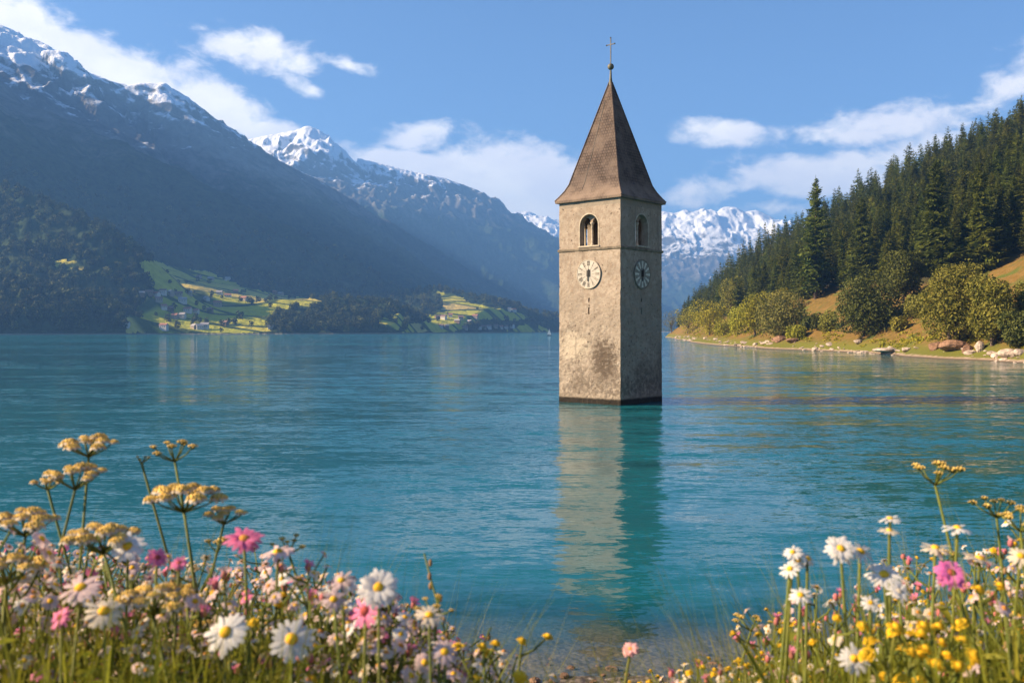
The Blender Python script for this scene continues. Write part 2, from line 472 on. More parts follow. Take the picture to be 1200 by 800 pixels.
def grid_faces(nr, nc):
    i = np.arange(nr * nc).reshape(nr, nc)
    return np.stack([i[:-1, :-1], i[:-1, 1:], i[1:, 1:], i[1:, :-1]], -1).reshape(-1, 4)
def fan_sheet(name, fn, u0, u1, nu, y0, y1, ny, mat, attrs=None, rough=0.0):
    u = np.linspace(u0, u1, nu); Y = np.geomspace(y0, y1, ny)
    U, YY = np.meshgrid(u, Y); X = U * YY
    Z = fn(X, YY)
    at_ = attrs(X, YY, Z) if attrs else None
    if rough: Z = Z + rough(X, YY, Z, at_)
    me = raw_mesh(name, np.stack([X, YY, Z], -1).reshape(-1, 3), [grid_faces(ny, nu)], [mat], None, True, {k: v.ravel() for k, v in (at_ or {}).items()})
    o = link(name, me); tag(o, kind='structure')
    return o

def in_poly(px, py, poly):
    inside = np.zeros(px.shape, bool); n = len(poly)
    for i in range(n):
        x0, y0 = poly[i]; x1, y1 = poly[(i + 1) % n]
        c = ((y0 > py) != (y1 > py)) & (px < (x1 - x0) * (py - y0) / (y1 - y0 + 1e-12) + x0)
        inside ^= c
    return inside
MEADOWS = [[(148, 392), (152, 372), (168, 352), (180, 338), (163, 303), (195, 308), (240, 318), (258, 326), (285, 338), (330, 345), (374, 353), (366, 364), (330, 362), (312, 372), (318, 388), (250, 391)],
           [(494, 389), (502, 372), (520, 362), (510, 340), (535, 346), (565, 358), (618, 368), (622, 373), (590, 376), (560, 374), (548, 384), (530, 389)],
           [(445, 376), (470, 366), (478, 378), (460, 386)], [(470, 389), (478, 381), (500, 377), (500, 389)], [(596, 389), (602, 382), (620, 379), (622, 385), (640, 384), (642, 389)], [(50, 305), (75, 304), (100, 311), (96, 318), (60, 313)]]
def left_attrs(X, Y, Z):
    wx = 18 * (fbm(X / 40, Y / 40, 101, 3) - 0.5); wy = 18 * (fbm(X / 40, Y / 40, 107, 3) - 0.5)
    px = HX + F * X / Y + wx * 0.5; py = HY - F * (Z - CAM_Z) / Y + wy * 0.35
    m = np.zeros(X.shape)
    for p in MEADOWS: m = np.maximum(m, (in_poly(px, py, p) & (Y < 3150)).astype(float))
    return {'meadow': m}
def left_rough(X, Y, Z, at_):
    k = (1 - at_['meadow']) * sstep(Z, 3, 10) * sstep(-Z, -1000, -780) * sstep(-Y, -3300, -2300)
    return k * ((vnoise(X / 11, Y / 14, 111) ** 2 - 0.3) * 13 + (vnoise(X / 27, Y / 33, 113) - 0.5) * 12)

def mountain_material(name, snow_lo, snow_hi, forest_hi, meadow=False, rock=(0.125, 0.115, 0.10)):
    mt, nt = material(name)
    geo = nt.n('ShaderNodeNewGeometry')
    pos = geo.outputs['Position']
    sp = nt.n('ShaderNodeSeparateXYZ'); nt.put(sp.inputs[0], pos)
    sn = nt.n('ShaderNodeSeparateXYZ'); nt.put(sn.inputs[0], geo.outputs['Normal'])
    z = sp.outputs[2]
    big = nt.noise(pos, 0.0022, 6, 0.62)
    mid = nt.noise(pos, 0.012, 6, 0.65)
    fine = nt.noise(pos, 0.06, 4, 0.6)
    forest = nt.mix(nt.ss(fine, 0.3, 0.7), (0.010, 0.022, 0.009), (0.036, 0.056, 0.018))
    forest = nt.mix(nt.ss(mid, 0.45, 0.75), forest, (0.052, 0.062, 0.024))
    rockc = nt.mix(nt.ss(mid, 0.3, 0.7), tuple(c * 0.55 for c in rock), tuple(c * 1.35 for c in rock))
    zz = nt.m('ADD', z, nt.m('MULTIPLY', nt.m('SUBTRACT', mid, 0.5), 420))
    c = nt.mix(nt.ss(zz, forest_hi - 110, forest_hi + 110), forest, rockc)
    zs = nt.m('ADD', z, nt.m('ADD', nt.m('MULTIPLY', nt.m('SUBTRACT', mid, 0.5), 900), nt.m('MULTIPLY', nt.m('SUBTRACT', big, 0.5), 700)))
    zs = nt.m('ADD', zs, nt.m('MULTIPLY', nt.m('SUBTRACT', sn.outputs[2], 0.82), 700))
    snow = nt.ss(zs, snow_lo, snow_hi)
    c = nt.mix(snow, c, (0.82, 0.84, 0.88))
    if meadow:
        a = nt.n('ShaderNodeAttribute', attribute_name='meadow').outputs['Fac']
        vor = nt.n('ShaderNodeTexVoronoi'); nt.put(vor.inputs['Vector'], nt.mapping(pos, (0.004, 0.011, 0), rot=(0, 0, 0.35))); vor.inputs['Scale'].default_value = 1.0
        edge = nt.n('ShaderNodeTexVoronoi', feature='DISTANCE_TO_EDGE'); nt.put(edge.inputs['Vector'], nt.mapping(pos, (0.004, 0.011, 0), rot=(0, 0, 0.35))); edge.inputs['Scale'].default_value = 1.0
        vs = nt.n('ShaderNodeSeparateColor'); nt.put(vs.inputs[0], vor.outputs['Color'])
        g = nt.ramp(vs.outputs[0], [(0.0, (0.31, 0.31, 0.025)), (0.35, (0.44, 0.42, 0.04)), (0.7, (0.54, 0.46, 0.07)), (1.0, (0.55, 0.41, 0.12))])
        g = nt.mix(nt.ss(fine, 0.3, 0.75), g, nt.vm('SCALE', g, scale=0.7))
        g = nt.mix(nt.ss(edge.outputs[0], 0.02, 0.07, 1.0, 0.0), g, (0.05, 0.075, 0.02))
        c = nt.mix(nt.ss(a, 0.35, 0.65), c, g)
        c = nt.mix(nt.ss(z, 1.2, 3.0, 1, 0), c, (0.2, 0.18, 0.14))
    h = nt.m('ADD', nt.m('MULTIPLY', mid, 30), nt.m('MULTIPLY', fine, 9))
    nr = nt.bump(h, 0.55, 1.0)
    finish(nt, principled(nt, c, 0.95, nr, 0.05))
    return mt

M_left = mountain_material('wooded_mountain', 880, 1080, 640, True)
M_far = mountain_material('snow_peak', 1030, 1230, 820)
M_dist = mountain_material('distant_snow_range', 680, 960, 480)
fan_sheet('mountain', H_left, -1.0, 0.24, 760, 1330, 6500, 440, M_left, left_attrs, left_rough)
fan_sheet('snow_mountain', H_far, -0.46, 0.32, 620, 5000, 8700, 280, M_far)
fan_sheet('distant_mountain', H_dist, -0.30, 0.62, 760, 6600, 11300, 330, M_dist)

# right hill
def hill_material():
    mt, nt = material('dry_hill_grass')
    geo = nt.n('ShaderNodeNewGeometry'); pos = geo.outputs['Position']
    sp = nt.n('ShaderNodeSeparateXYZ'); nt.put(sp.inputs[0], pos)
    a = nt.noise(pos, 0.05, 5, 0.6); b = nt.noise(pos, 0.6, 5, 0.65)
    c = nt.mix(nt.ss(a, 0.35, 0.65), (0.185, 0.105, 0.027), (0.135, 0.095, 0.023))
    c = nt.mix(nt.ss(b, 0.35, 0.75), c, (0.23, 0.14, 0.045))
    c = nt.mix(nt.ss(nt.noise(pos, 0.16, 3, 0.5), 0.52, 0.68), c, (0.10, 0.115, 0.025))
    low = nt.ss(nt.m('ADD', sp.outputs[2], nt.m('MULTIPLY', b, 3.0)), 3.0, 6.5, 1, 0)
    c = nt.mix(low, c, (0.13, 0.13, 0.024))
    soil = nt.ss(nt.m('ADD', sp.outputs[2], nt.m('MULTIPLY', b, 1.4)), 1.0, 1.6, 1, 0)
    c = nt.mix(soil, c, (0.34, 0.25, 0.185))
    wet = nt.ss(sp.outputs[2], 0.05, 0.45, 1, 0)
    c = nt.mix(wet, c, (0.10, 0.075, 0.05))
    att = nt.n('ShaderNodeAttribute', attribute_name='forest').outputs['Fac']
    c = nt.mix(att, c, (0.045, 0.04, 0.018))
    nr = nt.bump(nt.m('ADD', nt.m('MULTIPLY', b, 0.6), nt.noise(pos, 3.0, 3, 0.6)), 0.6, 0.5)
    finish(nt, principled(nt, c, 0.95, nr, 0.1))
    return mt
CON_LINE_X = [700, 780, 850, 900, 940, 985, 1040, 1090, 1130, 1160, 1185, 1208, 1225, 1270, 1400]
CON_LINE_Y = [386, 386, 373, 362, 351, 338, 334, 338, 334, 318, 305, 300, 335, 378, 396]
def build_hill():
    ys = np.concatenate([np.linspace(-90, 190, 50), np.linspace(196, 520, 190), np.linspace(524, 1100, 130)])
    tt = np.concatenate([np.linspace(-0.28, 0.0, 10)[:-1], np.linspace(0, 0.10, 26)[:-1], np.linspace(0.10, 1.0, 90), np.linspace(1.03, 1.9, 16)])
    xs = np.interp(ys, HS_Y, HS_X); xc = np.interp(ys, HC_Y, HC_X)
    X = xs[:, None] + tt[None, :] * np.maximum(xc - xs, 30)[:, None]; Y = np.broadcast_to(ys[:, None], X.shape)
    Z = H_right(X, Y)
    px = HX + F * X / np.maximum(Y, 1); py = HY - F * (Z - CAM_Z) / np.maximum(Y, 1)
    fo = sstep(np.interp(px, CON_LINE_X, CON_LINE_Y) - py, -2, 8) * (Y > 150)
    me = raw_mesh('hill', np.stack([X, Y, Z], -1).reshape(-1, 3), [grid_faces(len(ys), len(tt))], [hill_material()], None, True, {'forest': fo.ravel()})
    tag(link('hill', me), kind='structure')
build_hill()

# near bank and lake bed
def bank_material():
    mt, nt = material('bank_soil')
    pos = nt.n('ShaderNodeNewGeometry').outputs['Position']
    sp = nt.n('ShaderNodeSeparateXYZ'); nt.put(sp.inputs[0], pos)
    a = nt.noise(pos, 1.2, 5, 0.6); b = nt.noise(pos, 7.0, 5, 0.65)
    v = nt.n('ShaderNodeTexVoronoi'); nt.put(v.inputs['Vector'], pos); v.inputs['Scale'].default_value = 5.5
    vc = nt.n('ShaderNodeSeparateColor'); nt.put(vc.inputs[0], v.outputs['Color'])
    peb = nt.ramp(vc.outputs[0], [(0, (0.12, 0.09, 0.065)), (0.5, (0.21, 0.16, 0.115)), (0.85, (0.27, 0.21, 0.16)), (1, (0.36, 0.31, 0.26))])
    peb = nt.mix(nt.ss(v.outputs['Distance'], 0.35, 0.7), peb, (0.09, 0.065, 0.045))
    soil = nt.mix(nt.ss(b, 0.3, 0.7), (0.07, 0.055, 0.03), (0.13, 0.115, 0.05))
    c = nt.mix(nt.ss(nt.m('ADD', sp.outputs[2], nt.m('MULTIPLY', a, 2.0)), 1.3, 2.3), peb, soil)
    wet = nt.ss(sp.outputs[2], 0.0, 0.22, 0.8, 1.0)
    c = nt.vm('SCALE', c, scale=wet)
    c = nt.mix(nt.ss(sp.outputs[2], -0.10, 0.02, 0.7, 0), c, nt.mix(nt.ss(a, 0.3, 0.7), (0.11, 0.078, 0.042), (0.24, 0.17, 0.10)))
    c = nt.mix(nt.ss(nt.m('ADD', sp.outputs[1], nt.m('MULTIPLY', nt.m('SUBTRACT', nt.noise(pos, 0.35, 4, 0.6), 0.5), 7.0)), 19.5, 27.0), c, (0.085, 0.085, 0.05))
    h = nt.m('SUBTRACT', b, nt.m('MULTIPLY', v.outputs['Distance'], 0.9))
    finish(nt, principled(nt, c, 0.75, nt.bump(h, 0.7, 0.08), 0.35))
    return mt
M_bank = bank_material()
def build_bank():
    def dense(a, b, c, n, m):
        return np.concatenate([np.linspace(a, -c, m)[:-1], np.linspace(-c, c, n), np.linspace(c, b, m)[1:]])
    xs = dense(-260, 260, 14, 150, 26)
    ys = np.concatenate([np.linspace(-80, -4, 14)[:-1], np.linspace(-4, 26, 150), np.linspace(27, 48, 14)])
    X, Y = np.meshgrid(xs, ys); Z = H_bank(X, Y)
    me = raw_mesh('ground', np.stack([X, Y, Z], -1).reshape(-1, 3), [grid_faces(len(ys), len(xs))], [M_bank], None, True)
    tag(link('ground', me), kind='structure')
    s = 8900.0
    me = raw_mesh('lake_bed', [(-s, -500, -7), (s, -500, -7), (s, 11800, -7), (-s, 11800, -7)], [[(0, 1, 2, 3)]], [M_bank])
    tag(link('lake_bed', me), kind='structure')
build_bank()

def water_material():
    mt, nt = material('lake_water')
    geo = nt.n('ShaderNodeNewGeometry'); pos = geo.outputs['Position']
    sp = nt.n('ShaderNodeSeparateXYZ'); nt.put(sp.inputs[0], pos)
    patch = nt.ss(nt.noise(nt.mapping(pos, (0.006, 0.014, 1)), 1.0, 3, 0.5), 0.34, 0.66, 0.65, 1.9)
    def slope(scale, detail, rough, off):
        col = nt.noise(nt.mapping(pos, scale, off), 1.0, detail, rough, color=True)
        return nt.vm('SUBTRACT', col, (0.5, 0.5, 0.5))
    s1 = nt.vm('MULTIPLY', slope((0.10, 0.42, 1), 3, 0.55, (3, 7, 1)), (0.14, 0.40, 0))
    s2 = nt.vm('MULTIPLY', slope((0.8, 2.6, 1), 4, 0.6, (13, 2, 5)), (0.24, 0.58, 0))
    s3 = nt.vm('MULTIPLY', slope((4.2, 11.0, 1), 3, 0.55, (1, 22, 9)), (0.12, 0.44, 0))
    s = nt.vm('ADD', nt.vm('ADD', s1, s2), s3)
    ss_ = nt.n('ShaderNodeSeparateXYZ'); nt.put(ss_.inputs[0], s)          # wavelets are steeper on their lee side
    sc_ = nt.n('ShaderNodeCombineXYZ'); nt.put(sc_.inputs[0], ss_.outputs[0]); nt.put(sc_.inputs[1], nt.m('MINIMUM', ss_.outputs[1], nt.m('MULTIPLY', ss_.outputs[1], 0.3)))
    s = nt.vm('SCALE', sc_.outputs[0], scale=nt.m('MULTIPLY', patch, nt.m('MULTIPLY', nt.ss(sp.outputs[1], 120, 900, 1.0, 1.9), nt.ss(sp.outputs[1], 18.5, 30, 0.35, 1.0))))
    nr = nt.vm('NORMALIZE', nt.vm('ADD', s, (0, 0, 1)))
    # turbid turquoise body, clearer over the shallow edge of the near bank
    wob = nt.m('MULTIPLY', nt.m('SUBTRACT', nt.noise(pos, 0.22, 4, 0.55), 0.5), 8.0)
    deep = nt.ss(nt.m('ADD', sp.outputs[1], wob), 19.8, 27.0)
    tone = nt.noise(nt.mapping(pos, (0.004, 0.008, 1)), 1.0, 3, 0.5)
    body_c = nt.mix(nt.ss(tone, 0.35, 0.65), (0.005, 0.100, 0.122), (0.009, 0.130, 0.148))
    dif = nt.n('ShaderNodeBsdfDiffuse'); nt.put(dif.inputs['Color'], body_c); nt.put(dif.inputs['Normal'], nr)
    tr = nt.n('ShaderNodeBsdfTransparent'); tr.inputs['Color'].default_value = (0.88, 0.92, 0.84, 1)
    body = nt.n('ShaderNodeMixShader'); nt.put(body.inputs[0], nt.m('MULTIPLY_ADD', deep, 0.88, 0.12))
    nt.t.links.new(tr.outputs[0], body.inputs[1]); nt.t.links.new(dif.outputs[0], body.inputs[2])
    gl = nt.n('ShaderNodeBsdfGlossy'); gl.inputs['Roughness'].default_value = 0.05; nt.put(gl.inputs['Normal'], nr)
    gl.inputs['Color'].default_value = (0.95, 0.97, 1.0, 1)
    fr = nt.n('ShaderNodeFresnel'); fr.inputs['IOR'].default_value = 1.333; nt.put(fr.inputs['Normal'], nr)
    mx = nt.n('ShaderNodeMixShader'); nt.put(mx.inputs[0], nt.m('MULTIPLY', fr.outputs[0], nt.m('SUBTRACT', 1.0, geo.outputs['Backfacing'])))
    nt.t.links.new(body.outputs[0], mx.inputs[1]); nt.t.links.new(gl.outputs[0], mx.inputs[2])
    finish(nt, mx.outputs[0])
    return mt
s_ = 8800.0
tag(link('water', raw_mesh('water', [(-s_, 12, 0), (s_, 12, 0), (s_, 9500, 0), (-s_, 9500, 0)], [[(0, 1, 2, 3)]], [water_material()])), kind='structure')

# the air of the valley
def build_haze():
    mt, nt = material('valley_air')
    v = nt.n('ShaderNodeVolumePrincipled')
    v.inputs['Color'].default_value = (0.19, 0.45, 1.0, 1)
    v.inputs['Density'].default_value = 0.00012
    v.inputs['Anisotropy'].default_value = 0.1
    finish(nt, None, v.outputs[0])
    b = MB(); b.box((0, 5700, 850), (17900, 12400, 1716))
    tag(b.build('haze', mt), kind='stuff')
build_haze()
# ================================================================== the bell tower standing in the lake
TW = 7.4
TH = rad(41.0)
T_FRONT = np.array((10.34, 88.6))
A_L = np.array((math.cos(TH), -math.sin(TH)))       # along the sunny face, towards the near corner
A_R = np.array((math.sin(TH), math.cos(TH)))        # along the shaded face, away from the near corner
T_C = T_FRONT - A_L * TW / 2 + A_R * TW / 2
tower = empty('bell_tower', (T_C[0], T_C[1], 0.0), -TH)
tag(tower, 'old stone bell tower with steep brown spire standing alone in the lake', 'bell tower')
Z_STR, Z_EAVE, Z_TIP = 15.15, 20.0, 32.2

def plaster_material():
    mt, nt = material('weathered_plaster')
    tc = nt.n('ShaderNodeTexCoord').outputs['Object']
    sp = nt.n('ShaderNodeSeparateXYZ'); nt.put(sp.inputs[0], tc)
    z = sp.outputs[2]
    a = nt.noise(tc, 0.45, 6, 0.62); b = nt.noise(tc, 2.2, 6, 0.65); f = nt.noise(tc, 9.0, 5, 0.7)
    c = nt.mix(nt.ss(a, 0.35, 0.66), (0.31, 0.25, 0.192), (0.42, 0.34, 0.262))
    c = nt.mix(nt.ss(b, 0.40, 0.72), c, (0.275, 0.205, 0.15))
    c = nt.mix(nt.m('MULTIPLY', nt.ss(f, 0.54, 0.66), 0.7), c, (0.20, 0.15, 0.105))
    # rubble masonry showing through lower down
    v = nt.n('ShaderNodeTexVoronoi', feature='DISTANCE_TO_EDGE'); nt.put(v.inputs['Vector'], nt.mapping(tc, (1, 1, 1.7))); v.inputs['Scale'].default_value = 2.3
    vc = nt.n('ShaderNodeTexVoronoi'); nt.put(vc.inputs['Vector'], nt.mapping(tc, (1, 1, 1.7))); vc.inputs['Scale'].default_value = 2.3
    vs = nt.n('ShaderNodeSeparateColor'); nt.put(vs.inputs[0], vc.outputs['Color'])
    stone = nt.ramp(vs.outputs[0], [(0, (0.20, 0.16, 0.12)), (0.5, (0.31, 0.25, 0.19)), (1, (0.43, 0.36, 0.28))])
    stone = nt.mix(nt.ss(v.outputs['Distance'], 0.01, 0.05, 1, 0), stone, (0.44, 0.37, 0.29))
    bare = nt.m('MULTIPLY', nt.ss(nt.m('ADD', nt.m('MULTIPLY', nt.m('SUBTRACT', a, 0.5), 9.0), z), 12.0, 5.0), nt.ss(b, 0.38, 0.62))
    c = nt.mix(nt.m('MULTIPLY', bare, 0.85), c, stone)
    # pale worn render patch and dark damp stain above the water
    def blob(cx, cz, rx, rz, ax, amt):
        w = nt.m('ADD', nt.m('POWER', nt.m('DIVIDE', nt.m('SUBTRACT', sp.outputs[ax], cx), rx), 2.0), nt.m('POWER', nt.m('DIVIDE', nt.m('SUBTRACT', z, cz), rz), 2.0))
        return nt.ss(nt.m('ADD', w, nt.m('ADD', nt.m('MULTIPLY', nt.m('SUBTRACT', b, 0.5), 4.2), nt.m('MULTIPLY', nt.m('SUBTRACT', f, 0.5), 2.2))), 1.3, 0.1, 0, amt)
    c = nt.mix(blob(-2.0, 5.6, 2.0, 1.5, 0, 0.75), c, (0.52, 0.43, 0.32))
    stain = nt.m('MULTIPLY', nt.ss(nt.m('ADD', z, nt.m('MULTIPLY', nt.m('SUBTRACT', a, 0.5), 11.0)), 5.0, 2.4), nt.ss(b, 0.34, 0.56))
    stain = nt.m('MAXIMUM', nt.m('MULTIPLY', stain, 0.55), blob(1.8, 4.3, 1.7, 2.2, 0, 0.85))
    c = nt.mix(stain, c, (0.085, 0.06, 0.042))
    c = nt.mix(nt.m('MULTIPLY', nt.ss(nt.m('ADD', z, nt.m('MULTIPLY', b, 0.7)), 1.6, 1.0), 0.35), c, (0.45, 0.36, 0.27))
    c = nt.mix(nt.ss(nt.m('ADD', z, nt.m('MULTIPLY', b, 0.35)), 0.85, 0.6), c, (0.03, 0.024, 0.018))
    # small holes and missing bits of render
    hole = nt.ss(nt.noise(tc, 3.6, 2, 0.5), 0.68, 0.71)
    c = nt.mix(nt.m('MULTIPLY', hole, 0.8), c, (0.07, 0.052, 0.04))
    # rain streaks
    st = nt.noise(nt.mapping(tc, (2.2, 2.2, 0.10)), 1.0, 4, 0.6)
    c = nt.mix(nt.m('MULTIPLY', nt.ss(st, 0.55, 0.75), 0.4), c, (0.17, 0.125, 0.09))
    # grey frieze under the eaves
    c = nt.mix(nt.m('MULTIPLY', nt.ss(nt.m('ADD', z, nt.m('MULTIPLY', b, 0.2)), 19.35, 19.45), 0.55), c, (0.24, 0.21, 0.165))
    h = nt.m('ADD', nt.m('ADD', nt.m('MULTIPLY', b, 0.8), nt.m('MULTIPLY', f, 0.6)), nt.m('MULTIPLY', nt.m('MULTIPLY', bare, nt.ss(v.outputs['Distance'], 0.0, 0.08)), 0.8))
    finish(nt, principled(nt, c, 0.92, nt.bump(h, 0.5, 0.08), 0.12))
    return mt
M_plaster = plaster_material()
M_trim = simple('stone_trim', (0.43, 0.36, 0.27), 0.85, 0.25, 2.5, 0.2, bump=0.5)
M_string = simple('dark_string_course', (0.20, 0.16, 0.115), 0.85, 0.35, 2.0, 0.2, bump=0.5)  # dark colour carries the course's thin shadow line; also used on a clock rim
M_iron = simple('dark_iron', (0.045, 0.045, 0.045), 0.55, 0.3, 6, 0.5, 0.4)
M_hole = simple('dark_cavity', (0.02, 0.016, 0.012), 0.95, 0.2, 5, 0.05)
M_copper = simple('weathered_copper', (0.13, 0.12, 0.085), 0.6, 0.3, 5, 0.4, 0.3)
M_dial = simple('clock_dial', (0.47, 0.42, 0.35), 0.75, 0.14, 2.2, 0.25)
M_dial_dark = simple('dark_clock_dial', (0.27, 0.24, 0.195), 0.8, 0.2, 2.2, 0.25)  # the right clock's dial is dark in its own colour
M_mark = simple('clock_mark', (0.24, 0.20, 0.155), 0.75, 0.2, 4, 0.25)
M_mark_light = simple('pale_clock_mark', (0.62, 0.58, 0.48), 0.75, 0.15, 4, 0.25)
M_black = simple('clock_black', (0.018, 0.015, 0.013), 0.6, 0.2, 4, 0.3)

def roof_material():
    mt, nt = material('brown_shingle_roof')
    tc = nt.n('ShaderNodeTexCoord').outputs['Object']
    sp = nt.n('ShaderNodeSeparateXYZ'); nt.put(sp.inputs[0], tc)
    a = nt.noise(tc, 0.7, 6, 0.6); b = nt.noise(tc, 4.0, 5, 0.7)
    cx = nt.n('ShaderNodeCombineXYZ'); nt.put(cx.inputs[0], nt.m('ADD', sp.outputs[0], sp.outputs[1])); nt.put(cx.inputs[1], sp.outputs[2])
    br = nt.n('ShaderNodeTexBrick'); nt.put(br.inputs['Vector'], cx.outputs[0])
    br.inputs['Scale'].default_value = 1.0
    br.inputs['Brick Width'].default_value = 0.30; br.inputs['Row Height'].default_value = 0.30; br.inputs['Mortar Size'].default_value = 0.03
    br.inputs['Color1'].default_value = (0.080, 0.058, 0.048, 1); br.inputs['Color2'].default_value = (0.125, 0.090, 0.073, 1); br.inputs['Mortar'].default_value = (0.035, 0.025, 0.02, 1)
    c = nt.mix(nt.ss(a, 0.35, 0.7), br.outputs['Color'], (0.160, 0.118, 0.094))
    c = nt.mix(nt.m('MULTIPLY', nt.ss(b, 0.5, 0.7), 0.6), c, (0.11, 0.07, 0.05))
    c = nt.mix(nt.m('MULTIPLY', nt.ss(sp.outputs[2], 22.3, 20.3), nt.ss(a, 0.3, 0.6, 0.25, 0.6)), c, (0.30, 0.22, 0.16))  # flared skirt lightened in the colour, as if catching more light
    h = nt.m('ADD', nt.m('MULTIPLY', br.outputs['Fac'], -0.6), b)
    finish(nt, principled(nt, c, 0.85, nt.bump(h, 0.6, 0.08), 0.2))
    return mt
M_roof = roof_material()

def side_axes(k):
    """local frame of tower face k: 0 = sunny face (-y), 1 = shaded face (+x), 2 = back, 3 = left back; origin at face centre"""
    a = k * math.pi / 2
    ex = np.array((math.cos(a), math.sin(a), 0)); n = np.array((math.sin(a), -math.cos(a), 0))
    return ex, n
def jit_outer(P):
    """old masonry is never straight"""
    P = np.asarray(P, dtype=float)
    j = np.stack([fbm(P[:, 2] / 1.1 + 3, P[:, 1] / 1.4, 5, 3) - 0.5, fbm(P[:, 2] / 1.3 + 40, P[:, 0] / 1.4, 6, 3) - 0.5, np.zeros(len(P))], 1)
    k2 = np.stack([fbm(P[:, 2] / 0.33 + 3, P[:, 1] / 0.35, 15, 2) - 0.5, fbm(P[:, 2] / 0.36 + 40, P[:, 0] / 0.35, 16, 2) - 0.5, np.zeros(len(P))], 1)
    return P + j * 0.09 + k2 * 0.05

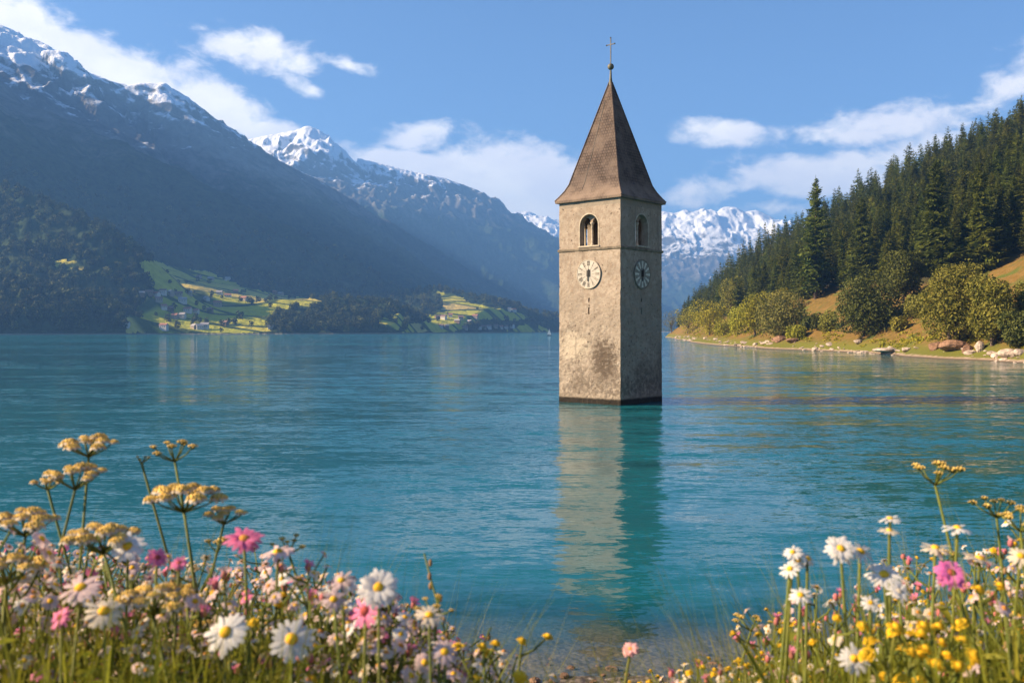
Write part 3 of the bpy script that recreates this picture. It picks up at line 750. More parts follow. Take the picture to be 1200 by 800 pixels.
def build_tower():
    w = MB(); W2 = TW / 2; T = 0.75
    ow, oz0, ozs = 1.10, 15.40, 17.45           # half width, sill, spring line of the belfry openings
    arch = [(math.cos(t) * -ow, ozs + math.sin(t) * ow) for t in np.linspace(0, math.pi, 17)]
    for k in range(4):
        ex, n = side_axes(k)
        P = lambda u, z, d=0.0: ex * u + n * (W2 - d) + np.array((0, 0, z))
        # shaft: grid of quads with pockets for the two slits
        us = np.array(sorted(set(list(np.linspace(-W2, W2, 25)) + [-0.09, 0.09])))
        slits = [(9.95, 10.35), (8.75, 9.45)] if k in (0, 1) else []
        zs = np.array(sorted(set(list(np.linspace(-5, Z_STR, 75)) + [q for s in slits for q in s])))
        grid = np.array([[P(u, z) for u in us] for z in zs])
        vv = jit_outer(grid.reshape(-1, 3)); nu = len(us); q = []
        for i in range(len(zs) - 1):
            for j in range(nu - 1):
                hole = abs((us[j] + us[j + 1]) / 2) < 0.05 and any(s0 - 1e-6 <= zs[i] and zs[i + 1] <= s1 + 1e-6 for s0, s1 in slits)
                if not hole: q.append((i * nu + j, i * nu + j + 1, (i + 1) * nu + j + 1, (i + 1) * nu + j))
        w.add(vv, q)
        for s0, s1 in slits:
            o = [P(-.09, s0), P(.09, s0), P(.09, s1), P(-.09, s1)]; i_ = [P(-.05, s0, .45), P(.05, s0, .45), P(.05, s1, .45), P(-.05, s1, .45)]
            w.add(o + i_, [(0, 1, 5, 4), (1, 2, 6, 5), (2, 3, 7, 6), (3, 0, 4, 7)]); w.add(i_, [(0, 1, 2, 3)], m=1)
        # belfry storey, outer and inner skins with an arched opening
        for d, half in ((0.0, W2), (T, W2 - T)):
            zz = np.linspace(Z_STR, Z_EAVE + 0.25, 8)
            for a, b in ((-half, -ow), (ow, half)):
                uu = np.linspace(a, b, 5); g = np.array([[P(u, z, d) for u in uu] for z in zz]).reshape(-1, 3)
                w.add(jit_outer(g) if d == 0 else g, [(i * 5 + j, i * 5 + j + 1, (i + 1) * 5 + j + 1, (i + 1) * 5 + j) for i in range(7) for j in range(4)])
            w.add([P(-ow, Z_STR, d), P(ow, Z_STR, d), P(ow, oz0, d), P(-ow, oz0, d)], [(0, 1, 2, 3)])
            for (u0, z0), (u1, z1) in zip(arch[:-1], arch[1:]):
                w.add([P(u0, z0, d), P(u1, z1, d), P(u1, Z_EAVE + .25, d), P(u0, Z_EAVE + .25, d)], [(0, 1, 2, 3)])
        ring = [(-ow, oz0)] + arch + [(ow, oz0)]
        for (u0, z0), (u1, z1) in zip(ring, ring[1:] + ring[:1]):
            w.add([P(u0, z0), P(u1, z1), P(u1, z1, T), P(u0, z0, T)], [(0, 1, 2, 3)])
    # belfry floor and ceiling
    for z in (Z_STR + 0.02, Z_EAVE + 0.2):
        h = W2 - T + 0.02
        w.add([(-h, -h, z), (h, -h, z), (h, h, z), (-h, h, z)], [(0, 1, 2, 3)])
    w.build('wall', [M_plaster, M_hole], tower)

    # string course
    b = MB()
    prof = [(0.0, -0.20), (0.10, -0.14), (0.13, -0.02), (0.13, 0.06), (0.02, 0.12)]
    pts = []
    for (o, z) in prof:
        r = W2 + o
        pts += [(-r, -r, Z_STR + z), (r, -r, Z_STR + z), (r, r, Z_STR + z), (-r, r, Z_STR + z)]
    b.add(pts, [(i * 4 + j, i * 4 + (j + 1) % 4, (i + 1) * 4 + (j + 1) % 4, (i + 1) * 4 + j) for i in range(4) for j in range(4)])
    b.build('string_course', M_string, tower)

    # window surrounds, columns and twin-light tympanum
    for k in range(4):
        ex, n = side_axes(k)
        f = MB(); r2 = ow + 0.13
        inn = [(-ow, oz0)] + arch + [(ow, oz0)]
        out = [(-r2, oz0)] + [(u / ow * r2, ozs + (z - ozs) / ow * r2) for u, z in arch] + [(r2, oz0)]
        P = lambda u, z, d=0.0: ex * u + n * (W2 + d) + np.array((0, 0, z))
        for i in range(len(inn) - 1):
            f.add([P(*inn[i], .035), P(*inn[i + 1], .035), P(*out[i + 1], .035), P(*out[i], .035), P(*out[i], -.05), P(*out[i + 1], -.05), P(*inn[i], -.05), P(*inn[i + 1], -.05)],
                  [(0, 1, 2, 3), (3, 2, 5, 4), (0, 6, 7, 1)])
        win = f.build('window', M_trim, tower)
        s = MB(); s.box(P(0, oz0 + 0.0, -0.28), (2 * r2 + .1, 0.80, 0.14), ax=(ex, -n, (0, 0, 1))); s.build('sill', M_trim, win)
        c = MB(); cc = P(0, 0, -0.55)
        c.lathe([(0.0, 15.49), (0.19, 15.49), (0.19, 15.6), (0.12, 15.68), (0.105, 16.6), (0.11, 17.55), (0.2, 17.66), (0.22, 17.80), (0.0, 17.80)], cc * np.array((1, 1, 0)), 14)
        c.build('column', M_trim, win, True)
        # tympanum: plate filling the arch head above two small round arches
        t = MB(); hw = 0.45; cu = 0.57; zs2 = 17.80
        small = lambda u: (lambda v: zs2 + math.sqrt(max(hw * hw - v * v, 0)) if abs(v) < hw else zs2)(abs(u) - cu)
        us = sorted(set([-ow, ow, 0.0] + [sg * (cu + hw * math.cos(a)) for sg in (-1, 1) for a in np.linspace(0, math.pi, 13)]))
        us = [u for u in us if abs(u) <= ow]
        top = lambda u: ozs + math.sqrt(max(ow * ow - u * u, 0))
        for u0, u1 in zip(us[:-1], us[1:]):
            lo0, lo1, hi0, hi1 = small(u0 + 1e-6), small(u1 - 1e-6), top(u0), top(u1)
            hi0, hi1 = max(hi0, lo0), max(hi1, lo1)
            t.add([P(u0, lo0, -.46), P(u1, lo1, -.46), P(u1, hi1, -.46), P(u0, hi0, -.46), P(u0, lo0, -.66), P(u1, lo1, -.66), P(u1, hi1, -.66), P(u0, hi0, -.66)],
                  [(0, 1, 2, 3), (5, 4, 7, 6), (0, 4, 5, 1)])
        t.build('tympanum', M_plaster, win)
    # bell hanging inside
    bl = MB(); bl.lathe([(0, 17.9), (0.16, 17.9), (0.24, 17.75), (0.32, 17.3), (0.44, 16.95), (0.58, 16.8), (0.56, 16.78), (0.0, 17.2)], seg=20); bl.box((0, 0, 18.05), (0.16, 5.9, 0.3))
    bl.build('bell', M_copper, tower, True)

    # clock faces on the two visible sides
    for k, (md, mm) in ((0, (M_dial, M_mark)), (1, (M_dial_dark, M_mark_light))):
        ex, n = side_axes(k); R = 1.40; zc = 12.68
        ctr = n * (W2 + 0.02) + np.array((0, 0, zc)); up = np.array((0, 0, 1.0))
        d = MB(); N = 40
        a = np.linspace(0, 2 * np.pi, N, endpoint=False)
        rings = [(R, -0.06), (R, 0.05), (R * .97, 0.07), (0.001, 0.07)]
        v = np.array([ctr + ex * r * math.cos(t) + up * r * math.sin(t) + n * o for r, o in rings for t in a])
        d.add(v, [(i * N + j, i * N + (j + 1) % N, (i + 1) * N + (j + 1) % N, (i + 1) * N + j) for i in range(3) for j in range(N)])
        face = d.build('clock_face', md, tower)
        rim = MB(); rim.tube([ctr + ex * (R + .02) * math.cos(t) + up * (R + .02) * math.sin(t) + n * 0.05 for t in np.linspace(0, 2 * np.pi, 41)], 0.05, 6, cap=False)
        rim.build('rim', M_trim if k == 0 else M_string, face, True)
        glyph = {1: 'I', 2: 'II', 3: 'III', 4: 'IV', 5: 'V', 6: 'VI', 7: 'VII', 8: 'VIII', 9: 'IX', 10: 'X', 11: 'XI', 12: 'XII'}
        for h in range(1, 13):
            num = MB(); t = math.pi / 2 - h * math.pi / 6
            rd = ex * math.cos(t) + up * math.sin(t); tg = ex * math.sin(t) - up * math.cos(t)
            g = glyph[h]; wid = {'I': 0.085, 'V': 0.17, 'X': 0.17}; tot = sum(wid[c] for c in g); x = -tot / 2
            for c in g:
                cx = x + wid[c] / 2; x += wid[c]
                for sl in ((0.0,) if c == 'I' else ((-0.045, 0.045) if c == 'V' else (0.0, 0.0))):
                    tilt = 0.0 if c == 'I' else (0.17 if sl > 0 or (c == 'X' and sl == 0.0) else -0.17)
                    if c == 'X': tilt = 0.24
                    for tl in ((tilt, -tilt) if c == 'X' else (tilt,)):
                        if c == 'V': tl = -tl if sl < 0 else tl; tl = 0.16 if sl > 0 else -0.16
                        axr = rd * math.cos(tl) + tg * math.sin(tl); axt = np.cross(axr, n)
                        num.box(ctr + rd * 1.06 + tg * (cx + sl) + n * 0.083, (0.042, 0.46, 0.022), ax=(axt, axr, n))
            if k == 1: num = MB(); num.box(ctr + rd * 0.95 + n * 0.083, (0.17, 0.66, 0.022), ax=(np.cross(rd, n), rd, n)); num.box(ctr + rd * 1.19 + n * 0.0835, (0.25, 0.2, 0.022), ax=(np.cross(rd, n), rd, n))
            num.build('numeral', mm, face)
        if k == 0:
            for h in range(12):
                ln = MB(); t = h * math.pi / 6 + 0.0; rd = ex * math.cos(t) + up * math.sin(t); tg = np.cross(rd, n)
                ln.box(ctr + rd * 0.62 + n * 0.079, (0.03, 0.34, 0.014), ax=(tg, rd, n))
                ln.build('hour_line', M_mark, face)
        hub = MB(); hub.box(ctr + n * 0.10 + up * 0.06, (0.40, 0.62, 0.05), ax=(ex, up, n)); hub.build('centre_plate', M_black, face)
        for ang, ln_, wd in ((-96, 0.70, 0.10), (86, 0.5, 0.12)):
            t = rad(ang); rd = ex * math.cos(t) + up * math.sin(t); tg = np.cross(rd, n)
            hd = MB(); hd.box(ctr + rd * ln_ / 2 + n * 0.15, (wd, ln_, 0.03), ax=(tg, rd, n)); hd.build('clock_hand', M_black, face)

    # spire with flared skirt
    diag = W2 * math.sqrt(2)
    prof = [(1.075, Z_EAVE - 0.12), (1.085, Z_EAVE + 0.10), (1.00, Z_EAVE + 0.52), (0.90, Z_EAVE + 1.08), (0.812, Z_EAVE + 1.75)]
    for q in np.linspace(0, 1, 12)[1:]: prof.append((0.812 * (1 - q) + 0.028 * q, Z_EAVE + 1.75 + q * (Z_TIP - Z_EAVE - 1.75)))
    r = MB(); M_ = 9; v = []; q = []
    loop = []
    for (s, z) in prof:
        c4 = [np.array((-W2 * s, -W2 * s, z)), np.array((W2 * s, -W2 * s, z)), np.array((W2 * s, W2 * s, z)), np.array((-W2 * s, W2 * s, z))]
        row = []
        for k in range(4):
            for j in range(M_): row.append(c4[k] + (c4[(k + 1) % 4] - c4[k]) * j / M_)
        v += row
    n_ = 4 * M_; V = np.array(v)
    V[:, 2] += (fbm(V[:, 0] / 0.9, V[:, 1] / 0.9 + V[:, 2], 77, 2) - 0.5) * 0.05
    V[:, :2] *= (1 + (fbm(V[:, 2] / 1.5, np.arctan2(V[:, 1], V[:, 0]) * 2, 78, 2) - 0.5) * 0.016)[:, None]
    r.add(V, [(i * n_ + j, i * n_ + (j + 1) % n_, (i + 1) * n_ + (j + 1) % n_, (i + 1) * n_ + j) for i in range(len(prof) - 1) for j in range(n_)])
    e = W2 * 1.07; r.add([(-e, -e, Z_EAVE - .1), (e, -e, Z_EAVE - .1), (e, e, Z_EAVE - .1), (-e, e, Z_EAVE - .1)], [(3, 2, 1, 0)])
    roof = r.build('spire', M_roof, tower)
    for sx, sy in ((-1, -1), (1, -1), (1, 1), (-1, 1)):
        hp = MB(); hp.tube([(sx * W2 * s, sy * W2 * s, z + .02) for s, z in prof[1:]], 0.075, 6)
        hp.build('hip_ridge', M_roof, roof)
    cb = MB()
    cb.tube([(-.35 * W2 * s, -W2 * s - .02, z) for s, z in prof[3:-2]], 0.02, 5); cb.build('lightning_cable', M_iron, roof)
    # finial
    f = MB(); f.lathe([(0.20, 31.9), (0.17, 32.3), (0.12, 32.7), (0.09, 33.4), (0.0, 33.45)], seg=12)
    f.build('finial_base', M_copper, tower, True)
    g = MB(); g.ball((0, 0, 33.78), 0.33, 16, 10); g.build('finial_ball', M_copper, tower, True)
    x = MB(); x.box((0, 0, 35.4), (0.085, 0.085, 2.6)); x.box((0, 0, 36.02), (0.98, 0.075, 0.085))
    for p in ((-.49, 36.02), (.49, 36.02), (0, 36.7)): x.ball((p[0], 0, p[1]), 0.085, 8, 6)
    x.build('cross', M_iron, tower)
build_tower()
# ================================================================== trees, rocks, houses
def leaf_material(name, c0, c1, trans=0.25, rough=0.7, scale=0.6, objvar=0.25, hue=(1.25, 1.0, 0.7)):
    mt, nt = material(name)
    tc = nt.n('ShaderNodeTexCoord').outputs['Object']
    nz = nt.noise(tc, scale, 4, 0.65)
    fine = nt.noise(tc, scale * 9, 2, 0.5)
    c = nt.mix(nt.ss(nt.m('ADD', nt.m('MULTIPLY', nz, 0.6), nt.m('MULTIPLY', fine, 0.4)), 0.36, 0.64), c0, c1)
    r = nt.n('ShaderNodeObjectInfo').outputs['Random']
    at_ = nt.n('ShaderNodeAttribute', attribute_name='tint').outputs['Fac']
    r = nt.m('FRACT', nt.m('ADD', r, at_))
    k = nt.m('MULTIPLY_ADD', r, 2 * objvar, 1 - objvar)
    c = nt.vm('SCALE', c, scale=k)
    r2 = nt.m('FRACT', nt.m('MULTIPLY', r, 7.31))
    c = nt.mix(nt.m('MULTIPLY', r2, 0.55), c, nt.vm('MULTIPLY', c, hue))
    finish(nt, principled(nt, c, rough, None, 0.15, 0, trans))
    return mt
M_needle = leaf_material('conifer_needles', (0.034, 0.058, 0.010), (0.125, 0.150, 0.025), 0.28, 0.75, 0.35, 0.35, (1.8, 1.25, 0.8))
M_bark = simple('tree_bark', (0.13, 0.095, 0.07), 0.9, 0.35, 2.0, 0.1, bump=0.5)
M_leaf_yel = leaf_material('yellow_green_leaves', (0.19, 0.20, 0.018), (0.42, 0.39, 0.042), 0.3, 0.7, 0.5, 0.15)
M_leaf_olive = leaf_material('olive_leaves', (0.105, 0.115, 0.018), (0.28, 0.26, 0.048), 0.28, 0.7, 0.4, 0.12)
M_leaf_dark = leaf_material('dark_green_leaves', (0.045, 0.062, 0.013), (0.125, 0.135, 0.03), 0.25, 0.7, 0.5, 0.12)
M_leaf_grey = leaf_material('grey_green_leaves', (0.085, 0.10, 0.026), (0.23, 0.215, 0.06), 0.28, 0.7, 0.4, 0.1)

def conifer_crown(seed, H, R, whorls, nb, sub, lo=0.05, dens=1.0):
    rg = np.random.default_rng(seed)
    f = (np.arange(whorls) + 0.5) / whorls
    WH = np.repeat(np.arange(whorls), nb); f = f[WH] + (rg.random(whorls * nb) - 0.5) / whorls * 1.2
    f = np.clip(f, 0, 0.985)
    az = rg.random(whorls * nb) * 2 * np.pi
    side_gap = 0.72 + 0.28 * np.sin(az * 2 + rg.random() * 6 + f * 5)
    keep = rg.random(len(f)) < dens
    h = H * (lo + (1 - lo) * f ** 0.95)
    env = (1 - f) ** 0.64 * np.minimum(1, 0.55 + f * 3.0)
    L = R * env * (0.66 + 0.48 * rg.random(len(f))) * side_gap + 0.14
    h, L, az, f = h[keep], L[keep], az[keep], f[keep]
    d = np.stack([np.cos(az), np.sin(az), np.zeros_like(az)], 1)
    droop = np.where(f < 0.75, -0.42 + 0.2 * f, 0.35 * (f - 0.72) / 0.28)
    t = (np.arange(sub) + 0.6) / sub
    root = np.stack([0 * h, 0 * h, h], 1)
    # (branch, k, side)
    P = root[:, None, :] + d[:, None, :] * (L[:, None] * t)[..., None]
    P[..., 2] += L[:, None] * (droop[:, None] * t + 0.20 * t * t)
    perp = np.stack([-d[:, 1], d[:, 0], np.zeros_like(az)], 1)
    w = (L[:, None] * 0.40 * (1 - 0.62 * t) + 0.10) * (0.7 + 0.6 * rg.random((len(L), sub)))
    V = []
    for s in (-1.0, 1.0):
        tip = P + (perp * s)[:, None, :] * w[..., None] + d[:, None, :] * (w * 0.55)[..., None]
        tip[..., 2] -= w * (0.25 + 0.5 * rg.random(w.shape))
        midv = (d[:, None, :] * 0.7 + rg.normal(0, 0.35, P.shape)) * (w * 0.34)[..., None]
        midv[..., 2] += w * 0.16 * rg.normal(0, 1, w.shape)
        mid = (P + tip) / 2
        V.append(np.stack([P, mid - midv, tip, mid + midv], 2))
    # tip spray along the branch
    e0 = P[:, -1] if sub > 1 else P[:, 0]
    e1 = e0 + d * (L * 0.42 + 0.1)[:, None]; e1[:, 2] += L * 0.05
    mw = perp * (L * 0.13 + 0.06)[:, None]
    V.append(np.stack([e0, (e0 + e1) / 2 - mw, e1, (e0 + e1) / 2 + mw], 1)[:, None])
    V = np.concatenate([x.reshape(-1, 4, 3) for x in V])
    # hanging skirts give the branch layers some height seen from the side
    n = len(P)
    sk0 = P[:, ::2].reshape(-1, 3); ww = np.repeat(w[:, ::2].ravel(), 1)
    dd = np.repeat(d, P[:, ::2].shape[1], 0); pp = np.repeat(perp, P[:, ::2].shape[1], 0)
    ax = dd * 0.75 + pp * rg.normal(0, 0.7, (len(dd), 1))
    lowv = sk0 + ax * (ww * 0.45)[:, None]; lowv[:, 2] -= ww * (0.55 + 0.35 * rg.random(len(ww)))
    S = np.stack([sk0, sk0 + ax * (ww * 0.8)[:, None] - np.array((0, 0, 0.1)), lowv, sk0 + ax * (-ww * 0.15)[:, None] - np.array((0, 0, 0.25)) * ww[:, None]], 1)
    V = np.concatenate([V, S])
    lead = np.array([[(0, 0, H * 0.96), (0.10, 0, H * 0.98), (0, 0, H * 1.035), (-0.10, 0, H * 0.98)], [(0, 0, H * 0.96), (0, 0.10, H * 0.98), (0, 0, H * 1.035), (0, -0.10, H * 0.98)]])
    return np.concatenate([V, lead])
def cards_mesh(name, V, mats, tint=None):
    n = len(V); me = raw_mesh(name, V.reshape(-1, 3), [np.arange(n * 4).reshape(-1, 4)], mats, None, False, {'tint': np.repeat(tint, 4)} if tint is not None else None)
    return me
def trunk_mesh(name, H, r, seed, mat, lean=0.0, bare=None):
    rg = np.random.default_rng(seed); b = MB()
    zs = np.linspace(-0.8, H, 9); off = np.cumsum(rg.normal(0, 0.05, (9, 2)), 0) * 0.5
    b.tube([(lean * z + o[0] * 0.4, o[1] * 0.4, z) for z, o in zip(zs, off)], [r * max(0.06, (1 - max(z, 0) / H)) ** 0.8 * (1.35 if z < 0.3 else 1) for z in zs], 8)
    for k in range(bare or 0):
        a = rg.random() * 6.28; z = H * (0.06 + 0.25 * rg.random()); l = 0.6 + rg.random() * 1.2
        b.tube([(0, 0, z), (math.cos(a) * l, math.sin(a) * l, z - 0.15)], [0.05, 0.015], 4)
    return b.mesh(name, mat, True)

CON = []
for k, (H, R, wh, nb, lo) in enumerate([(24, 5.9, 27, 11, .05), (27, 6.2, 30, 11, .07), (21, 5.8, 25, 11, .04), (25, 4.8, 29, 11, .09), (18, 5.8, 22, 11, .03), (28, 6.8, 30, 12, .13)]):
    CON.append((cards_mesh('crown', conifer_crown(100 + k, H, R, wh, nb, 6, lo), [M_needle]), trunk_mesh('trunk', H * 0.93, 0.36, 140 + k, M_bark, 0, 6), H))
def conifer(loc, kind, s, rz, label, group=None, name='conifer_tree'):
    t = empty(name, loc, rz); t.scale = (s * 0.98, s * 0.98, s)
    tag(t, label, 'conifer', group)
    link('crown', CON[kind][0], t); link('trunk', CON[kind][1], t)
    return t

def build_conifers():
    rg = np.random.default_rng(4)
    pts = []
    y = 90.0
    while y < 1010:
        step = 7.6 + y * 0.0022
        x = 100.0
        while x < 360:
            X = x + (rg.random() - 0.5) * step * 0.9; Y = y + (rg.random() - 0.5) * step * 0.9
            x += step
            xs = np.interp(Y, HS_Y, HS_X); xc = np.interp(Y, HC_Y, HC_X)
            if X < xs + 5 or X > xc + 14: continue
            z = ground_z(H_right, X, Y)
            px = HX + F * X / Y; py = HY - F * (z - CAM_Z) / Y
            if px > 1900 or py > np.interp(px, CON_LINE_X, CON_LINE_Y) + rg.normal(0, 1.5): continue
            pts.append((X, Y, z, px, py))
        y += step
    P = np.array(pts); hgt = 15 + 10 * rg.random(len(P)) * (0.6 + 0.8 * fbm(P[:, 0] / 40, P[:, 1] / 40, 55, 2))
    sz = hgt / P[:, 1] * F
    order = np.argsort(-np.where(P[:, 3] > 1235, -1, sz))
    first = list(order[:286]); rest = list(order[286:])
    for i in first:
        X, Y, z, px, py = P[i]; k = int(rg.integers(0, 6)); s = hgt[i] / CON[k][2]
        edge = np.interp(px, CON_LINE_X, CON_LINE_Y) - py
        crest = X > np.interp(Y, HC_Y, HC_X) - 14
        if crest: lb, g = 'dark conifer on the crest of the right hill, its tip against the sky', 'conifers along the crest of the right hill'
        elif edge < 14: lb, g = 'green conifer at the lower edge of the forest above the dry grass', 'conifers along the lower forest edge'
        elif hgt[i] > 24: lb, g = 'tall dark conifer standing above its neighbours in the forest on the right hill', 'tall conifers inside the hill forest'
        elif hgt[i] < 18.5: lb, g = 'short young conifer among taller trees in the forest on the right hill', 'short conifers inside the hill forest'
        else: lb, g = 'dark green conifer of middling height packed in the forest on the right hill', 'conifers inside the hill forest'
        conifer((X, Y, z - 0.3), k, s, rg.random() * 6.28, lb, g)
    far = [conifer_crown(200 + k, 22, 6.0, 16, 9, 3, .04) for k in range(4)]
    V = []; T = []
    for i in rest:
        X, Y, z, px, py = P[i]; c = far[int(rg.integers(0, 4))]; s = hgt[i] / 22; a = rg.random() * 6.28
        R = np.array([(math.cos(a), math.sin(a), 0), (-math.sin(a), math.cos(a), 0), (0, 0, 1)])
        V.append((c.reshape(-1, 3) @ R * s + np.array((X, Y, z - 0.3))).reshape(-1, 4, 3)); T.append(np.full(len(c), rg.random()))
    if V:
        o = link('conifer_forest', cards_mesh('conifer_forest', np.concatenate(V), [M_needle], np.concatenate(T)))
        tag(o, 'dense dark conifer forest filling the far part of the right hill', 'forest', None, 'stuff')
    # four conspicuous trees of the forest edge
    for (px, py, Y, top, kind, lb) in [(956, 350, 352, 208, 3, 'tall slim conifer with a bare pale foot standing at the top of the dry slope'),
                                       (1097, 338, 300, 186, 5, 'tall conifer with a bare trunk standing behind the big willow'),
                                       (1148, 322, 300, 190, 1, 'tall broad conifer right of the bare trunk, above the willow crown'),
                                       (1010, 338, 345, 232, 2, 'broad green conifer above the round dark tree on the dry slope')]:
        p = hit(H_right, px, py, 180, 600)
        if p is None: p = at(px, py, Y)
        Hh = (py - top) / F * p[1]
        conifer((p[0], p[1], p[2] - 0.3), kind, Hh / CON[kind][2], 1.0, lb)
build_conifers()

def broadleaf(seed, W, H, n, size, nblob=9, base=0.10, spread=1.0, D=None):
    """leaf cards on the shells of several overlapping clumps; returns (N,4,3) and the clump centres"""
    rg = np.random.default_rng(seed); D = D or W
    cs = []; rs = []
    for k in range(nblob):
        f = (k + 0.5) / nblob; z = H * (base + 0.18 + (0.62 - base * 0.5) * f + 0.08 * (rg.random() - 0.5))
        q = math.sqrt(max(0.05, 1 - ((z / H - 0.45) / 0.58) ** 2)); a = k * 2.4 + rg.random()
        rr = 0.28 * q * (0.55 + 0.6 * rg.random()) * spread
        cs.append((W * rr * math.cos(a), D * rr * math.sin(a), z)); rs.append((0.20 + 0.12 * rg.random()) * min(W, H * 1.1) * (0.75 + 0.35 * q))
    cs.append((0, 0, H * 0.45)); rs.append(min(W, H) * 0.36)
    cs = np.array(cs); rs = np.array(rs)
    pk = rg.choice(len(cs), n, p=rs ** 2 / (rs ** 2).sum())
    d = rg.normal(0, 1, (n, 3)); d /= np.linalg.norm(d, axis=1)[:, None]
    r = rs[pk] * (0.70 + 0.42 * rg.random(n) ** 0.8)
    r = r * (0.82 + 0.42 * (fbm(d[:, 0] * 3 + pk * 3.1 + 50, d[:, 1] * 3 + d[:, 2] * 2 + 50, seed, 3)))
    P = cs[pk] + d * r[:, None] * np.array((1, 1, 0.92))
    P = P[P[:, 2] > H * base * (0.4 + 0.9 * rg.random(len(P)))]
    dn = (P - np.array((0, 0, H * 0.35))); dn /= np.linalg.norm(dn, axis=1)[:, None] + 1e-6
    nrm = dn * 0.55 + rg.normal(0, 0.62, P.shape); nrm /= np.linalg.norm(nrm, axis=1)[:, None]
    u = np.cross(nrm, rg.normal(0, 1, P.shape)); u /= np.linalg.norm(u, axis=1)[:, None]; v = np.cross(nrm, u)
    s = (size * (0.55 + 0.9 * rg.random(len(P))))[:, None]
    return np.stack([P - u * s, P - v * s * 0.55, P + u * s, P + v * s * 0.55], 1), cs
def limbs_mesh(cs, H, r, seed, mat, multi=1):
    rg = np.random.default_rng(seed); b = MB()
    for m in range(multi):
        ox = (m - (multi - 1) / 2) * r * 2.6; fx = ox * 2.2
        b.tube([(ox, 0, -0.8), (ox * 1.1, 0, 0.1), (fx * 0.6, rg.normal(0, .1), H * 0.22), (fx, rg.normal(0, .2), H * 0.5)], [r * 1.4, r * 1.1, r * 0.8, r * 0.4], 8)
    for c in cs:
        k = int(rg.integers(0, multi)); fx = (k - (multi - 1) / 2) * r * 2.6 * 1.7; z0 = H * (0.14 + 0.2 * rg.random())
        mid = (np.array((fx, 0, z0)) + c) / 2 + np.array((0, 0, H * 0.04))
        b.tube([(fx * 0.6, 0, z0), mid, c], [r * 0.5, r * 0.32, r * 0.1], 6)
    return b.mesh('trunk', mat, True)

def build_shore_trees():
    rg = np.random.default_rng(8)
    # (left, right, top, foot) in the photograph, foliage, label, name, trunks
    L = [((777, 797, 362, 390), M_leaf_olive, 'small olive shore tree nearest the tower at the far tip of the right bank', 'shore_tree', 1),
         ((794, 818, 359, 391), M_leaf_yel, 'yellow-green rounded shore tree second from the tower', 'shore_tree', 1),
         ((815, 848, 352, 393), M_leaf_yel, 'taller yellow-green shore tree third from the tower', 'shore_tree', 1),
         ((836, 860, 374, 393), M_leaf_yel, 'low yellow bush at the waterside between two taller yellow-green trees', 'bush', 1),
         ((852, 876, 356, 393), M_leaf_yel, 'narrow yellow-green shore tree beside the low yellow bush', 'shore_tree', 1),
         ((868, 901, 342, 394), M_leaf_yel, 'tall yellow-green shore tree left of the large round grey-green one', 'shore_tree', 1),
         ((888, 942, 347, 397), M_leaf_grey, 'large round grey-green tree at the waterside left of the dry slope', 'shore_tree', 2),
         ((922, 944, 381, 398), M_leaf_yel, 'low yellowish bush at the right foot of the round grey-green tree', 'bush', 1),
         ((938, 953, 369, 388), M_leaf_dark, 'small dark bush at the left end of the dry slope', 'bush', 1),
         ((950, 965, 365, 387), M_leaf_dark, 'dark bush below the tall slim conifer on the dry slope', 'bush', 1),
         ((960, 982, 365, 389), M_leaf_olive, 'olive bush touching the left side of the round dark tree', 'bush', 1),
         ((979, 1045, 325, 395), M_leaf_dark, 'round dark green tree standing alone on the dry slope, casting a long shadow', 'round_tree', 1),
         ((1037, 1081, 294, 355), M_leaf_dark, 'dense dark green tree at the top of the dry slope below the forest', 'round_tree', 1),
         ((1084, 1162, 300, 405), M_leaf_olive, 'big spreading olive willow with several trunks above the reddish boulders', 'willow_tree', 4),
         ((1140, 1188, 322, 404), M_leaf_olive, 'lower right willow leaning against the big spreading willow', 'willow_tree', 2),
         ((1176, 1212, 364, 408), M_leaf_dark, 'dark green bush at the right edge of the photo beside the willows', 'bush', 1),
         ((1046, 1062, 372, 388), M_leaf_olive, 'small sparse bush on the dry slope right of the round dark tree', 'bush', 1),
         ((1192, 1230, 330, 372), M_leaf_olive, 'olive tree on the slope at the right edge above the dark bush', 'shore_tree', 1),
         ((905, 925, 336, 372), M_leaf_olive, 'olive broadleaf tree at the forest foot behind the round grey-green tree', 'shore_tree', 1),
         ((845, 868, 318, 372), M_leaf_olive, 'yellowish broadleaf tree rising among the conifers above the yellow shore trees', 'shore_tree', 1),
         ((1062, 1090, 345, 372), M_leaf_olive, 'olive shrub left of the big willow on the dry slope', 'bush', 1)]
    for i, ((l, r, t, f), mat, lb, name, nt_) in enumerate(L):
        cx = (l + r) / 2; p = hit(H_right, cx, f, 150, 1080)
        if p is None:
            Y = float(np.interp(cx, [777, 800, 850, 900], [960, 700, 450, 372])); p = at(cx, f, Y); p[2] = max(0.3, ground_z(H_right, p[0], p[1]))
        sc = p[1] / F; W = (r - l) * sc; H = (f - t) * sc
        n = int(np.clip((r - l) * (f - t) * 3.0, 1400, 13000))
        size = max(0.16, min(0.42, 1.7 * sc))
        V, cs = broadleaf(300 + i, W * (1.16 if name == 'shore_tree' else 1.02), H * 1.04, n, size, 8 + 5 * (nt_ > 1) + (3 if W > 8 else 0), 0.0 if name != 'round_tree' else 0.04)
        root = empty(name, (p[0], p[1], p[2] - 0.15), rg.random() * 0.6)
        tag(root, lb, {'shore_tree': 'tree', 'round_tree': 'tree', 'willow_tree': 'willow', 'bush': 'bush'}[name])
        link('crown', cards_mesh('crown', V, [mat]), root)
        link('trunk', limbs_mesh(cs, H, max(0.08, 0.022 * H), i, M_bark, nt_), root)
build_shore_trees()

